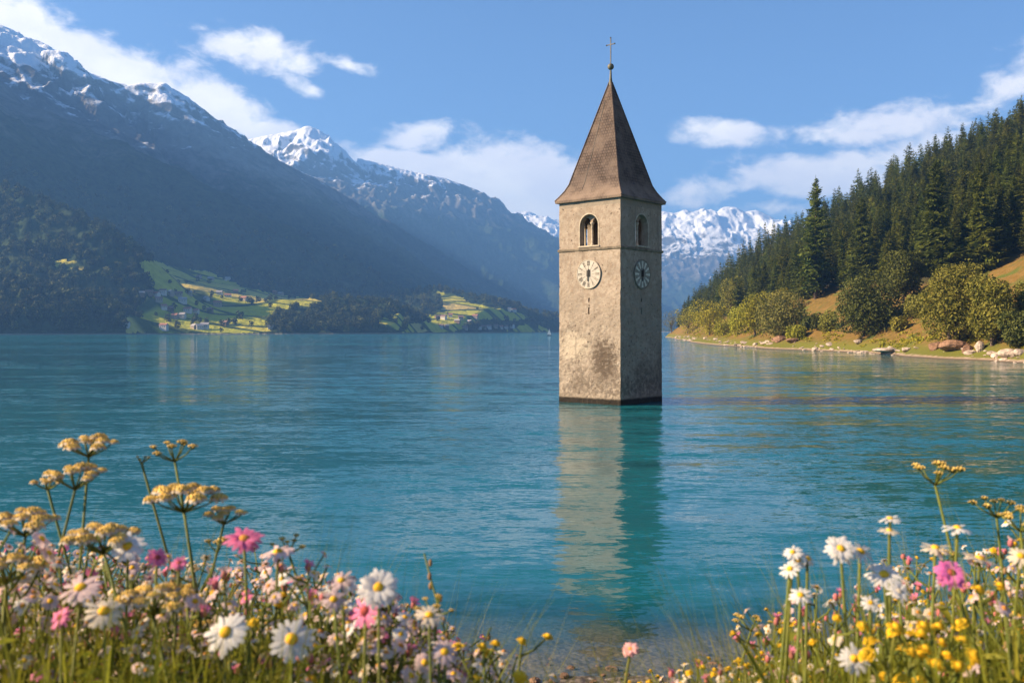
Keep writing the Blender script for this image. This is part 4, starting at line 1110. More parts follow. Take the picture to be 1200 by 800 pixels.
# --- shrubs and grass tufts hugging the shore
def build_shore_scrub():
    rg = np.random.default_rng(12); V = []; T = []
    for k in range(900):
        Y = 198 + 560 * rg.random() ** 1.6; xs = np.interp(Y, HS_Y, HS_X); X = xs + 3.0 + abs(rg.normal(0, 7))
        if rg.random() < 0.35 and X > xs + 9: continue
        if fbm(np.array([X / 9]), np.array([Y / 14]), 44, 2)[0] < 0.47: continue
        z = ground_z(H_right, X, Y); s = 0.35 + 0.9 * rg.random() ** 2; n = 26
        P = np.array((X, Y, z)) + rg.normal(0, 1, (n, 3)) * np.array((s, s, 0.4 * s)) * 0.7; P[:, 2] = np.abs(P[:, 2] - z) + z
        u = rg.normal(0, 1, (n, 3)); u[:, 2] = np.abs(u[:, 2]) + 0.4; u /= np.linalg.norm(u, axis=1)[:, None]; v = np.cross(u, rg.normal(0, 1, (n, 3))); v /= np.linalg.norm(v, axis=1)[:, None]
        q = (0.14 + 0.22 * rg.random(n))[:, None] * (0.7 + s)
        V.append(np.stack([P - u * q, P - v * q * .45, P + u * q, P + v * q * .45], 1)); T.append(np.full(n, rg.random()))
    o = link('scrub', cards_mesh('scrub', np.concatenate(V), [M_leaf_yel], np.concatenate(T)))
    tag(o, 'yellow-green low scrub and tall grass along the rocky right shore', 'scrub', None, 'stuff')
build_shore_scrub()

# --- rocks along the right shore
def rock_material(name, c, var):
    mt, nt = material(name)
    tc = nt.n('ShaderNodeTexCoord').outputs['Object']
    a = nt.noise(tc, 0.9, 5, 0.65); b = nt.noise(tc, 4.0, 4, 0.7)
    r = nt.n('ShaderNodeObjectInfo').outputs['Random']
    col = nt.mix(nt.ss(a, 0.35, 0.65), tuple(x * (1 - var) for x in c), tuple(x * (1 + var) for x in c))
    col = nt.vm('SCALE', col, scale=nt.m('MULTIPLY_ADD', r, 0.5, 0.75))
    finish(nt, principled(nt, col, 0.9, nt.bump(nt.m('ADD', a, nt.m('MULTIPLY', b, .5)), 0.7, 0.25), 0.15))
    return mt
M_rock = rock_material('pale_shore_rock', (0.40, 0.315, 0.25), 0.3)
M_rock_red = rock_material('reddish_boulder_rock', (0.26, 0.15, 0.095), 0.35)
def rock_mesh(seed, sx, sy, sz, mat, name='shore_rock'):
    rg = np.random.default_rng(seed); b = MB(); b.ball((0, 0, 0), 1.0, 14, 9)
    v = b.v[0]; d = v.copy()
    for k in range(7):                        # split planes give facets
        n = rg.normal(0, 1, 3); n /= np.linalg.norm(n); h = 0.62 + 0.25 * rg.random()
        s = d @ n; d = d - np.maximum(s - h, 0)[:, None] * n
    d = d * (1 + 0.22 * (fbm(v[:, 0] * 1.6 + 9, v[:, 1] * 1.6 + v[:, 2] * 1.3 + 9, seed, 3) - 0.5))[:, None]
    b.v[0] = d * np.array((sx, sy, sz)) ; return b.mesh(name, mat, False)
def build_rocks():
    rg = np.random.default_rng(21)
    protos = [rock_mesh(400 + k, 1.15 + .5 * rg.random(), 0.9 + .4 * rg.random(), 0.5 + .25 * rg.random(), M_rock) for k in range(7)]
    n = 0
    for k in range(900):
        if n >= 230: break
        Y = 200 + 620 * rg.random() ** 1.9; xs = np.interp(Y, HS_Y, HS_X)
        X = xs + rg.normal(0.9, 1.3); z = ground_z(H_right, X, Y)
        if z < -0.45 or z > 2.6: continue
        big = rg.random() ** 3; s = 0.28 + 0.85 * big
        o = link('shore_rock', protos[int(rg.integers(0, 7))], None, (X, Y, max(z, -0.1) + 0.12 * s)); o.rotation_euler = (rg.normal(0, .2), rg.normal(0, .2), rg.random() * 6.28); o.scale = (s * 1.3, s * 1.3, s)
        if Y > 480: tag(o, 'small pale rock on the far part of the right shoreline below the yellow trees', 'rock', 'far pale rocks along the right shoreline')
        elif s > 0.62: tag(o, 'large pale flat rock at the waterline of the right shore', 'rock', 'large pale rocks along the right shoreline')
        else: tag(o, 'small pale rock at the waterline of the near right shore', 'rock', 'small pale rocks along the near right shoreline')
        n += 1
    for (px, py, w, h, lb) in [(1120, 408, 34, 13, 'broad reddish boulder below the big willow, nearest its trunks'), (1097, 409, 17, 11, 'pinkish boulder left of the broad reddish boulder'),
                               (1148, 411, 12, 12, 'upright pale boulder at the foot of the willows'), (1181, 417, 22, 9, 'large pale boulder at the waterline near the right edge'),
                               (1134, 412, 16, 9, 'small reddish boulder between the broad reddish boulder and the upright pale one'), (914, 399, 20, 8, 'reddish boulder below the large round grey-green tree'),
                               (930, 400, 16, 6, 'low brown boulder right of the boulder below the round grey-green tree'), (1006, 402, 13, 5, 'flat pale boulder on the grass below the round dark tree'),
                               (1043, 411, 40, 5, 'long flat pale ledge of rock at the waterline below the dry slope')]:
        p = hit(H_right, px, py, 150, 900)
        if p is None: continue
        sc = p[1] / F
        red = 'red' in lb or 'brown' in lb or 'pink' in lb
        o = link('boulder', rock_mesh(int(px), w * sc * .55, w * sc * .5, h * sc * .65, M_rock_red if red else M_rock, 'boulder'), None, (p[0], p[1], p[2] + h * sc * .22)); o.rotation_euler = (0, 0, 0.3)
        tag(o, lb, 'boulder')
    # rocks and pebbles at the near edge of the lake
    near = [rock_mesh(450 + k, 1.1, 0.9, 0.5, M_rock_red) for k in range(4)]
    for k in range(46):
        X = rg.uniform(-1.5, 6.0); Y = rg.uniform(17.6, 21.5); z = ground_z(H_bank, X, Y); s = 0.05 + 0.13 * rg.random() ** 2
        o = link('beach_stone', near[k % 4], None, (X, Y, z + s * 0.2)); o.scale = (s, s, s); o.rotation_euler = (0, 0, rg.random() * 6)
        tag(o, 'small brown stone in the shallows at the near edge of the lake', 'stone', 'stones in the shallows of the near bank')
build_rocks()

# ------------------------------------------------------------------ far left: woods, village, meadow trees, sailboat
def low_tree(kind, seed):
    """small far tree: quads cloud, unit height"""
    if kind == 0:
        V = conifer_crown(seed, 1.0, 0.21, 8, 6, 1, 0.02)
        V[:, :, :2] = V[:, :, :2] * np.array((0.9, 0.9))
        return V
    V, cs = broadleaf(seed, 0.78, 1.0, 85, 0.13, 5, 0.03)
    return V
LOW = [conifer_crown(500 + k, 22, 4.2, 10, 6, 2, .02) / 22 for k in range(3)] + [broadleaf(510 + k, 0.80, 1.0, 90, 0.13, 6, 0.03)[0] for k in range(3)]
M_far_leaf = leaf_material('far_wood_leaves', (0.020, 0.032, 0.010), (0.085, 0.095, 0.022), 0.15, 0.8, 0.02, 0.45, (1.5, 1.2, 0.7))
def build_far_left():
    rg = np.random.default_rng(33)
    N = 60000
    Y = 1420 + 1800 * rg.random(N) ** 1.3; U = rg.uniform(-0.60, 0.065, N); X = U * Y
    Z = H_left(X, Y); px = HX + F * X / Y; py = HY - F * (Z - CAM_Z) / Y
    m = left_attrs(X, Y, Z)['meadow']
    grove = fbm(X / 60, Y / 60, 71, 3); s = shore_dist(X, Y)
    ok = (Z > 1.5) & (Z < 420) & (s > 6)
    pr = np.where(m > 0.5, 0.02 + 0.20 * (grove > 0.60), 0.95 * np.clip(1.25 - Z / 420, 0.12, 1) * (0.35 + 0.9 * grove))
    pr = np.where((m < .5) & (s < 60), 0.9, pr) * np.clip((Y / 2100) ** -1.5, 0.2, 1.4)
    ok &= rg.random(N) < pr * 0.36
    X, Y, Z, px, py, m = X[ok], Y[ok], Z[ok], px[ok], py[ok], m[ok]
    single = np.nonzero(m > 0.5)[0][:130]
    mesh_cache = {}
    for i in single:
        k = int(rg.integers(3, 6)) if rg.random() < 0.75 else int(rg.integers(0, 3))
        if k not in mesh_cache: mesh_cache[k] = cards_mesh('meadow_tree', LOW[k], [M_far_leaf])
        h = rg.uniform(7, 15); o = link('meadow_tree', mesh_cache[k], None, (X[i], Y[i], Z[i] - 0.3)); o.scale = (h, h, h); o.rotation_euler = (0, 0, rg.random() * 6)
        if px[i] < 440: tag(o, 'small dark tree standing on the sunlit meadow around the left village', 'tree', 'trees on the left meadow')
        else: tag(o, 'small dark tree standing on the far meadow around the second village left of the tower', 'tree', 'trees on the far meadow')
    V = []; T = []
    for i in np.nonzero(m <= 0.5)[0]:
        k = int(rg.integers(0, 3)) if rg.random() < 0.55 else int(rg.integers(3, 6))
        h = rg.uniform(11, 24) * (1.1 if k < 3 else 0.85); a = rg.random() * 6.28
        R = np.array([(math.cos(a), math.sin(a), 0), (-math.sin(a), math.cos(a), 0), (0, 0, 1)])
        V.append((LOW[k].reshape(-1, 3) @ R * h + np.array((X[i], Y[i], Z[i] - 0.5))).reshape(-1, 4, 3)); T.append(np.full(len(LOW[k]), rg.random()))
    o = link('lakeside_woods', cards_mesh('lakeside_woods', np.concatenate(V), [M_far_leaf], np.concatenate(T)))
    tag(o, 'dark mixed woods covering the lower slopes across the lake', 'woods', None, 'stuff')
    print('far woods trees', len(V), 'single', len(single))

    walls = [simple('house_wall_white', (0.55, 0.50, 0.43), 0.85), simple('house_wall_cream', (0.34, 0.27, 0.20), 0.85), simple('house_wall_timber', (0.20, 0.13, 0.085), 0.85)]
    roofs = [simple('house_roof_brown', (0.22, 0.13, 0.10), 0.85), simple('house_roof_red', (0.33, 0.15, 0.10), 0.85), simple('house_roof_grey', (0.34, 0.31, 0.30), 0.8)]
    M_win = simple('house_window', (0.05, 0.055, 0.06), 0.3)
    def house(p, w, d, h, rz, wm, rm, lb, grp=None, tower_h=0):
        r = empty('church' if tower_h else 'village_house', (p[0], p[1], p[2]), rz); tag(r, lb, 'church' if tower_h else 'house', grp)
        b = MB(); g = d * 0.36
        b.add([(-w / 2, -d / 2, -3), (w / 2, -d / 2, -3), (w / 2, d / 2, -3), (-w / 2, d / 2, -3), (-w / 2, -d / 2, h), (w / 2, -d / 2, h), (w / 2, d / 2, h), (-w / 2, d / 2, h), (-w / 2, 0, h + g), (w / 2, 0, h + g)],
              [(0, 1, 5, 4), (2, 3, 7, 6), (1, 2, 6, 5), (3, 0, 4, 7)], [(5, 6, 9), (7, 4, 8)])
        b.build('wall', wm, r)
        q = MB(); o = 0.7; e = g * (d / 2 + o) / (d / 2)
        top = h + g + 0.25
        vs = []
        for dz in (0.0, 0.22):
            vs += [(-w / 2 - o, -d / 2 - o, top - e + dz), (w / 2 + o, -d / 2 - o, top - e + dz), (w / 2 + o, 0, top + dz), (-w / 2 - o, 0, top + dz), (w / 2 + o, d / 2 + o, top - e + dz), (-w / 2 - o, d / 2 + o, top - e + dz)]
        q.add(vs, [(6, 7, 8, 9), (9, 8, 10, 11), (1, 0, 3, 2), (2, 3, 5, 4), (0, 1, 7, 6), (4, 5, 11, 10), (1, 2, 8, 7), (2, 4, 10, 8), (3, 0, 6, 9), (5, 3, 9, 11)])
        q.build('roof', rm, r)
        for k in (-1, 0, 1):
            x = MB(); x.box((k * w * 0.3, -d / 2 - .03, h * 0.6), (w * 0.12, 0.1, 1.4)); x.build('window', M_win, r)
        if tower_h:
            t = MB(); t.box((w / 2 + 2, 0, tower_h / 2 - 1), (4, 4, tower_h + 2)); t.build('belfry', wm, r)
            s = MB(); s.add([(w / 2 - .2, -2.2, tower_h), (w / 2 + 4.2, -2.2, tower_h), (w / 2 + 4.2, 2.2, tower_h), (w / 2 - .2, 2.2, tower_h), (w / 2 + 2, 0, tower_h + 9)], [(3, 2, 1, 0)], [(0, 1, 4), (1, 2, 4), (2, 3, 4), (3, 0, 4)]); s.build('steeple', rm, r)
    A = [(166, 347), (175, 346), (183, 347), (191, 345), (200, 346), (209, 347), (222, 346), (242, 352), (233, 326), (247, 328), (267, 329), (192, 362), (199, 364), (220, 366), (230, 367), (205, 373), (214, 373),
         (148, 383), (192, 386), (228, 385), (234, 386), (240, 385), (263, 381), (317, 386), (302, 336), (322, 345), (329, 346), (267, 348), (276, 344), (257, 345), (186, 353), (214, 355), (246, 366), (286, 352)]
    Bv = [(513, 373), (520, 374), (528, 371), (517, 384), (523, 384), (536, 378), (540, 374), (557, 373), (561, 385), (567, 385), (573, 385), (580, 384), (587, 385), (593, 385), (597, 364), (602, 365), (550, 379), (545, 386), (600, 384)]
    for gi, (lst, lb, grp) in enumerate([(A, 'small %s house on the sunlit meadow across the lake at left', 'houses of the left village'), (Bv, 'tiny %s house in the second village, left of the tower', 'houses of the second village')]):
        for (px_, py_) in lst:
            p = hit(H_left, px_, py_, 1450, 3200)
            if p is None: continue
            k = int(rg.choice(3, p=[.45, .3, .25])); rk = int(rg.choice(3, p=[.45, .25, .3]))
            cn = ['white', 'cream', 'timber'][k] + ['-walled brown-roofed', '-walled red-roofed', '-walled grey-roofed'][rk]
            w = rg.uniform(9.0, 15); house(p, w, rg.uniform(7, 10), rg.uniform(4.6, 7.5), rg.uniform(-0.7, 0.7), walls[k], roofs[rk], lb % cn, grp + ', ' + cn.replace('-', ' '))
    p = hit(H_left, 255, 359, 1450, 3200)
    if p is not None: house(p, 15, 10, 8, 0.2, walls[1], roofs[1], 'reddish-roofed larger house in the middle of the left meadow')
    # sailboat far out beside the tower
    s = empty('sailboat', (643.5 / F * 0 + (643.5 - HX) / F * 1250, 1250, 0.0), 0.5); tag(s, 'tiny sailing boat far out on the lake, just left of the tower', 'sailboat')
    h = MB()
    ring = []
    for x, w, z0 in ((-3.4, 0.7, 0.0), (-1.5, 1.15, -0.2), (0.5, 1.2, -0.25), (2.2, 0.8, -0.1), (3.7, 0.05, 0.2)):
        ring += [(x, -w, 0.9), (x, -w * 0.7, z0 - .1), (x, w * 0.7, z0 - .1), (x, w, 0.9)]
    h.add(ring, [(i * 4 + j, i * 4 + (j + 1) % 4, (i + 1) * 4 + (j + 1) % 4, (i + 1) * 4 + j) for i in range(4) for j in range(4)]); h.build('hull', simple('boat_hull_dark', (0.05, 0.05, 0.06), 0.5), s)
    m = MB(); m.tube([(0.4, 0, 0.5), (0.4, 0, 9.5)], 0.09, 6); m.tube([(0.4, 0, 1.6), (-3.0, 0, 1.6)], 0.07, 6); m.build('mast', simple('boat_mast', (0.6, 0.58, 0.55), 0.5), s)
    M_sail = simple('sail_white', (0.82, 0.81, 0.78), 0.8, trans=0.2)
    for nm, tri in (('mainsail', [(0.3, 1.8, 9.2), (-2.8, 1.8, 1.8)]), ('jib', None)):
        q = MB(); n = 6; vs = []
        for i in range(n + 1):
            f = i / n
            for j in range(n + 1):
                g = j / n
                if nm == 'mainsail': x = 0.3 - 3.1 * g * (1 - f); z = 1.8 + 7.4 * f
                else: x = 0.5 + 3.0 * (1 - f) * g; z = 1.2 + 7.0 * f
                vs.append((x, 0.35 * math.sin(g * math.pi) * (1 - f), z))
        q.add(vs, [(i * (n + 1) + j, i * (n + 1) + j + 1, (i + 1) * (n + 1) + j + 1, (i + 1) * (n + 1) + j) for i in range(n) for j in range(n)]); q.build(nm, M_sail, s)
build_far_left()
# ================================================================== the flowering bank in front of the camera
M_stem = leaf_material('flower_stem', (0.085, 0.115, 0.022), (0.15, 0.16, 0.035), 0.0, 0.6, 6, 0.2)
M_blade = leaf_material('meadow_leaf', (0.10, 0.14, 0.014), (0.29, 0.29, 0.036), 0.42, 0.55, 3.0, 0.3, (1.5, 1.1, 0.6))
M_petal_w = simple('white_petal', (0.80, 0.755, 0.70), 0.6, 0.08, 60, 0.2, trans=0.35, objvar=0.06)
M_petal_cream = simple('cream_petal', (0.74, 0.62, 0.46), 0.6, 0.15, 80, 0.2, trans=0.3, objvar=0.08)
M_petal_pale = simple('pale_pink_petal', (0.76, 0.56, 0.53), 0.6, 0.15, 60, 0.2, trans=0.35, objvar=0.12)
M_petal_pink = simple('pink_petal', (0.74, 0.20, 0.36), 0.6, 0.2, 40, 0.2, trans=0.35, objvar=0.1)
M_petal_mag = simple('bright_pink_petal', (0.80, 0.22, 0.52), 0.6, 0.15, 40, 0.2, trans=0.4, objvar=0.05)
M_petal_salmon = simple('salmon_petal', (0.80, 0.43, 0.40), 0.6, 0.15, 40, 0.2, trans=0.35)
M_bud = simple('reddish_bud', (0.40, 0.12, 0.12), 0.7, 0.3, 60, 0.2, objvar=0.25)
M_disc = simple('yellow_disc', (0.72, 0.40, 0.03), 0.8, 0.25, 200, 0.1)
M_disc_or = simple('orange_disc', (0.62, 0.25, 0.05), 0.8, 0.25, 200, 0.1)
M_disc_red = simple('dark_red_disc', (0.30, 0.06, 0.05), 0.8, 0.3, 200, 0.1)
M_yel = simple('yellow_petal', (0.80, 0.48, 0.02), 0.6, 0.2, 60, 0.2, trans=0.25, objvar=0.1)
M_umb = simple('ochre_umbel', (0.68, 0.45, 0.12), 0.8, 0.4, 60, 0.1, objvar=0.12)
M_seed = simple('dry_seed', (0.34, 0.20, 0.10), 0.8, 0.3, 60, 0.1, objvar=0.2)

def frame_of(n):
    n = np.array(n, dtype=float); n /= np.linalg.norm(n)
    r = np.array((0, 0, 1.0)) if abs(n[2]) < 0.9 else np.array((1.0, 0, 0))
    u = np.cross(r, n); u /= np.linalg.norm(u); v = np.cross(n, u)
    return u, v, n

def petals(b, c, n, count, L, W, cup, rg, m=0, r0=0.18, droopy=0.3, layers=1):
    u, v, n = frame_of(n)
    for ly in range(layers):
        for k in range(count):
            a = (k + 0.5 * ly + rg.normal(0, 0.10)) / count * 2 * np.pi
            d = u * math.cos(a) + v * math.sin(a); s = -u * math.sin(a) + v * math.cos(a)
            l = L * (0.88 + 0.2 * rg.random()) * (1 - 0.2 * ly); w = W * (0.85 + 0.3 * rg.random()); cu = cup + rg.normal(0, 0.10) + 0.25 * ly; dr = droopy * (0.6 + 0.8 * rg.random())
            rows = []
            for t, ww in ((r0, 0.35), (0.45, 0.85), (0.75, 1.0), (0.93, 0.72), (1.0, 0.30)):
                p = c + d * (l * t) + n * (l * (cu * t - dr * t * t))
                rows += [p - s * w * ww / 2, p + n * w * 0.06, p + s * w * ww / 2]
            b.add(rows, [(i * 3 + j, i * 3 + j + 1, (i + 1) * 3 + j + 1, (i + 1) * 3 + j) for i in range(4) for j in range(2)], m=m)

def leaf(b, p, d, L, W, rg, m=0, bend=0.5):
    """lance-shaped leaf of six rows with a folded midrib"""
    d = np.array(d, dtype=float); d /= np.linalg.norm(d)
    s = np.cross(d, (0, 0, 1.0)); s /= np.linalg.norm(s) + 1e-6; up = np.cross(s, d)
    rows = []
    for t, w in ((0, .15), (.2, .65), (.45, 1.0), (.7, .8), (.88, .4), (1.0, .04)):
        q = p + d * (L * t) + np.array((0, 0, -1.0)) * (L * bend * t * t) + up * (0.06 * L * math.sin(3 * t))
        rows += [q - s * W * w / 2 + up * W * .14 * w, q, q + s * W * w / 2 + up * W * .14 * w]
    b.add(rows, [(i * 3 + j, i * 3 + j + 1, (i + 1) * 3 + j + 1, (i + 1) * 3 + j) for i in range(5) for j in range(2)], m=m)

def stem_curve(H, lean, rg, n=7):
    a = rg.random() * 6.28; k = lean * (0.4 + 0.8 * rg.random())
    t = np.linspace(0, 1, n)
    wob = 0.012 * np.sin(t * 5 + rg.random() * 6)
    return np.stack([math.cos(a) * k * H * (t ** 2 - 1) + wob * (1 - t), math.sin(a) * k * H * (t ** 2 - 1) - wob * (1 - t), H * t], 1)
HP = 1.25                # prototypes are 1.25 m tall; the lower end of the stalk sits in the soil

def proto(parts):
    """parts: list of (name, mesh, [(sub name, mesh)])"""
    return parts
def leaves_on(pts, n, L, W, rg, lo=0.35, hi=0.9):
    out = []
    for k in range(n):
        t = lo + (hi - lo) * (k + rg.random()) / n; i = t * (len(pts) - 1); j = int(i); f = i - j
        p = pts[j] * (1 - f) + pts[min(j + 1, len(pts) - 1)] * f
        a = k * 2.4 + rg.random(); b = MB()
        leaf(b, p, (math.cos(a), math.sin(a), 0.75 + 0.4 * rg.random()), L * (1.15 - 0.5 * t) * (0.8 + .4 * rg.random()), W, rg, 0, 0.6)
        out.append(('leaf', b.mesh('leaf', M_blade, True), []))
    return out
def daisy_head(b_p, b_d, c, n, r, count, rg, W=None, cup=0.12, layers=1):
    petals(b_p, c, n, count, r, W or r * 0.27, cup, rg, 0, 0.2, 0.28, layers)
    u, v, n = frame_of(n)
    b_d.ball(c + n * r * 0.0, r * 0.30, 12, 5, sc=(1, 1, 0.62), ax=(u, v, n), lo=0.45, jit=0.10, rg=rg)

def mk_daisy(seed, tilt, r, count, mp, md, nleaf=5, layers=1, cup=0.12, lean=0.10, W=None, mixpink=False):
    rg = np.random.default_rng(seed); pts = stem_curve(HP, lean, rg)
    s = MB(); s.tube(pts, [0.0030] * 4 + [0.0026, 0.0022, 0.0019], 6)
    n = np.array(tilt, dtype=float); n /= np.linalg.norm(n); c = pts[-1] + n * 0.002
    u, v, n_ = frame_of(n)
    s.ball(c - n * r * 0.10, r * 0.30, 8, 4, sc=(1, 1, 0.7), ax=(u, v, n_))
    bp, bd = MB(), MB(); daisy_head(bp, bd, c, n, r, count, rg, W, cup, layers)
    fl = ('flower', bp.mesh('flower', mp, True), [('flower_centre', bd.mesh('flower_centre', md, True))])
    return [('stem', s.mesh('stem', M_stem, True), []), fl] + leaves_on(pts, nleaf, 0.10, 0.016, rg)

def mk_umbel(seed, R, nray, tiers, mtop, mlow, thin=False, lean=0.08):
    """flat clusters of small florets on branching rays"""
    rg = np.random.default_rng(seed); pts = stem_curve(HP - R * 0.75, lean * 2.2, rg)
    s = MB(); s.tube(pts, [0.0027] * 4 + [0.0024, 0.0022, 0.0019], 6); heads = []
    spots = []
    for k in range(nray):
        a = k * 2.399 + rg.random() * 0.5; q = math.sqrt((k + 0.5) / nray)
        spots.append((pts[-1], np.array((math.cos(a) * R * q, math.sin(a) * R * q, R * (0.75 - 0.30 * q * q) + rg.normal(0, R * .05)))))
    for tr in range(tiers):
        i = 5 - tr * 0.8; base = pts[int(i)] * (1 - i % 1) + pts[min(int(i) + 1, 6)] * (i % 1); a0 = rg.random() * 6.28 + tr * 2.6
        l = R * (1.3 + 0.5 * tr)
        hub = base + np.array((math.cos(a0) * l * .65, math.sin(a0) * l * .65, l * 1.25))
        s.tube([base, (base + hub) / 2 + np.array((0, 0, -.01)), hub], [0.0022, 0.002, 0.0016], 5)
        for k in range(4 if not thin else 3):
            a = a0 + k * 1.7; spots.append((hub, np.array((math.cos(a), math.sin(a), 0.0)) * R * 0.34 * (k > 0) + np.array((0, 0, R * (0.34 + 0.1 * rg.random())))))
    for hub, off in spots:
        tip = hub + off
        s.tube([hub, hub + off * 0.5 + np.array((off[0], off[1], 0)) * 0.14, tip], [0.0015, 0.0012, 0.001], 5)
        b = MB(); hr = R * (0.20 if not thin else 0.15) * (0.75 + 0.6 * rg.random()); nf = 24 if not thin else 11
        for j in range(nf):
            a = j * 2.399; q = math.sqrt((j + 0.4) / nf); fr = hr * (0.19 + 0.09 * rg.random())
            p = tip + np.array((math.cos(a) * hr * q, math.sin(a) * hr * q, hr * 0.42 * (1 - q * q)))
            b.ball(p, fr, 6, 3, m=0, sc=(1, 1, .8), jit=0.45, rg=rg)
            if q > 0.45 and not thin:
                petals(b, p - np.array((0, 0, fr * .2)), (math.cos(a) * .5, math.sin(a) * .5, 1), 4, fr * 2.1, fr * 1.5, 0.1, rg, 1, 0.1, 0.5)
            s.tube([tip - np.array((0, 0, hr * .5)), p], [0.0009, 0.0008], 4, cap=False)
        heads.append(('flower_head', b.mesh('flower_head', [mtop, mlow], True), []))
    lv = []
    for k in range(4):
        t = 0.45 + 0.12 * k; p = pts[int(t * 6)]; a = k * 2.2 + rg.random(); b = MB(); d = np.array((math.cos(a), math.sin(a), 0.7))
        for j in range(7):                      # feathery leaf
            q = p + d * 0.022 * (j + 1)
            for sg in (-1, 1):
                leaf(b, q, d + sg * np.array((-d[1], d[0], 0)) * 0.9, 0.032 * (1 - j / 9), 0.0045, rg, 0, 0.3)
        b.tube([p, p + d * 0.17], [0.0015, 0.0008], 4); lv.append(('leaf', b.mesh('leaf', M_blade, True), []))
    return [('stem', s.mesh('stem', M_stem, True), [])] + heads + lv

def branching(seed, nb, spread, top, rg, pts, s):
    tips = []
    for k in range(nb):
        i = 5.9 - top * 6 * (k / max(nb - 1, 1)) ; i = max(1.0, i); j = int(i); f = i - j
        p = pts[j] * (1 - f) + pts[min(j + 1, 6)] * f; a = k * 2.4 + rg.random()
        l = spread * (0.5 + 0.7 * rg.random()) * (0.6 + 0.5 * k / nb)
        tip = p + np.array((math.cos(a) * l * .7, math.sin(a) * l * .7, l * (0.9 + 0.4 * rg.random()))); tip[2] = min(tip[2], HP)
        s.tube([p, p + (tip - p) * 0.5 + np.array((0, 0, -l * .08)), tip], [0.0019, 0.0016, 0.0013], 5); tips.append((tip, a))
    tips.append((pts[-1], 0.0)); return tips
def mk_buds(seed, nb=7):
    rg = np.random.default_rng(seed); pts = stem_curve(HP, 0.12, rg); s = MB(); s.tube(pts, [0.0024] * 5 + [0.0018, 0.0013], 6)
    out = []
    for tip, a in branching(seed, nb, 0.10, 0.28, rg, pts, s):
        b = MB(); r = 0.0047 * (0.8 + 0.6 * rg.random()); b.ball(tip, r, 8, 6, m=0, sc=(.85, .85, 1.15), jit=.2, rg=rg)
        if rg.random() < 0.62: petals(b, tip + np.array((0, 0, r * .5)), (rg.normal(0, .4), rg.normal(0, .4), 1), 9, r * 1.7, r * .7, 0.75, rg, 1, .1, .2)
        out.append(('bud', b.mesh('bud', [M_bud, M_petal_pink if rg.random() < .5 else M_petal_pale], True), []))
    return [('stem', s.mesh('stem', M_stem, True), [])] + out + leaves_on(pts, 5, 0.085, 0.013, rg)
def mk_aster(seed, mp, nb=8, r=0.0105):
    rg = np.random.default_rng(seed); pts = stem_curve(HP, 0.12, rg); s = MB(); s.tube(pts, [0.0025] * 5 + [0.0019, 0.0014], 6)
    out = []
    for tip, a in branching(seed, nb, 0.115, 0.26, rg, pts, s):
        b = MB(); n = (math.cos(a) * .55 + rg.normal(0, .3), math.sin(a) * .55 - .35, 0.8); rr = r * (0.75 + 0.5 * rg.random())
        petals(b, tip, n, int(rg.integers(8, 13)), rr, rr * .48, 0.2, rg, 0, .15, .4)
        u, v, nn = frame_of(n); b.ball(tip, rr * .34, 8, 4, m=1, sc=(1, 1, .7), ax=(u, v, nn), lo=.4, jit=.15, rg=rg)
        out.append(('flower', b.mesh('flower', [mp, M_disc if rg.random() < .7 else M_disc_or], True), []))
    return [('stem', s.mesh('stem', M_stem, True), [])] + out + leaves_on(pts, 6, 0.09, 0.014, rg)
def mk_yellow(seed, nb=5, r=0.012):
    rg = np.random.default_rng(seed); pts = stem_curve(HP, 0.12, rg); s = MB(); s.tube(pts, [0.0026] * 5 + [0.002, 0.0015], 6)
    out = []
    for tip, a in branching(seed, nb, 0.085, 0.16, rg, pts, s):
        b = MB(); n = (math.cos(a) * .4, math.sin(a) * .4 - .25, 0.9); rr = r * (0.8 + 0.45 * rg.random())
        petals(b, tip, n, 11, rr, rr * .55, 0.15, rg, 0, .1, .3, 2); u, v, nn = frame_of(n)
        b.ball(tip + nn * rr * .15, rr * .52, 9, 4, m=0, sc=(1, 1, .75), ax=(u, v, nn), lo=.4, jit=.3, rg=rg)
        b.ball(tip - nn * rr * .2, rr * .4, 7, 4, m=1, ax=(u, v, nn))
        out.append(('flower', b.mesh('flower', [M_yel, M_stem], True), []))
    return [('stem', s.mesh('stem', M_stem, True), [])] + out + leaves_on(pts, 6, 0.09, 0.016, rg)
def mk_stalk(seed):
    rg = np.random.default_rng(seed); pts = stem_curve(HP, 0.2, rg, 9); s = MB(); s.tube(pts, [0.003] * 6 + [0.0022, 0.0018, 0.0012], 5)
    b = MB()
    for k in range(16):
        t = 0.80 + 0.2 * k / 16; i = t * 8; j = int(i); f = i - j; p = pts[j] * (1 - f) + pts[min(j + 1, 8)] * f; a = k * 2.4
        b.ball(p + np.array((math.cos(a), math.sin(a), .3)) * 0.006, 0.0042, 6, 4, sc=(.7, .7, 1.3), jit=.3, rg=rg)
    return [('stem', s.mesh('stem', M_stem, True), []), ('seed_head', b.mesh('seed_head', M_seed, True), [])]

def plant(parts, name, head, label, cat, group=None, rz=0.0, s=1.0):
    """plants stand on the bank; the root is at the ground right below the head"""
    z = ground_z(H_bank, head[0], head[1])
    r = empty(name, (head[0], head[1], z), rz); r.scale = (s, s, s)
    tag(r, label, cat, group)
    sink = (z + HP * s - head[2]) / s
    for nm, me, subs in parts:
        o = link(nm, me, r, (0, 0, -sink))
        for sn, sm in subs: link(sn, sm, o)
    return r

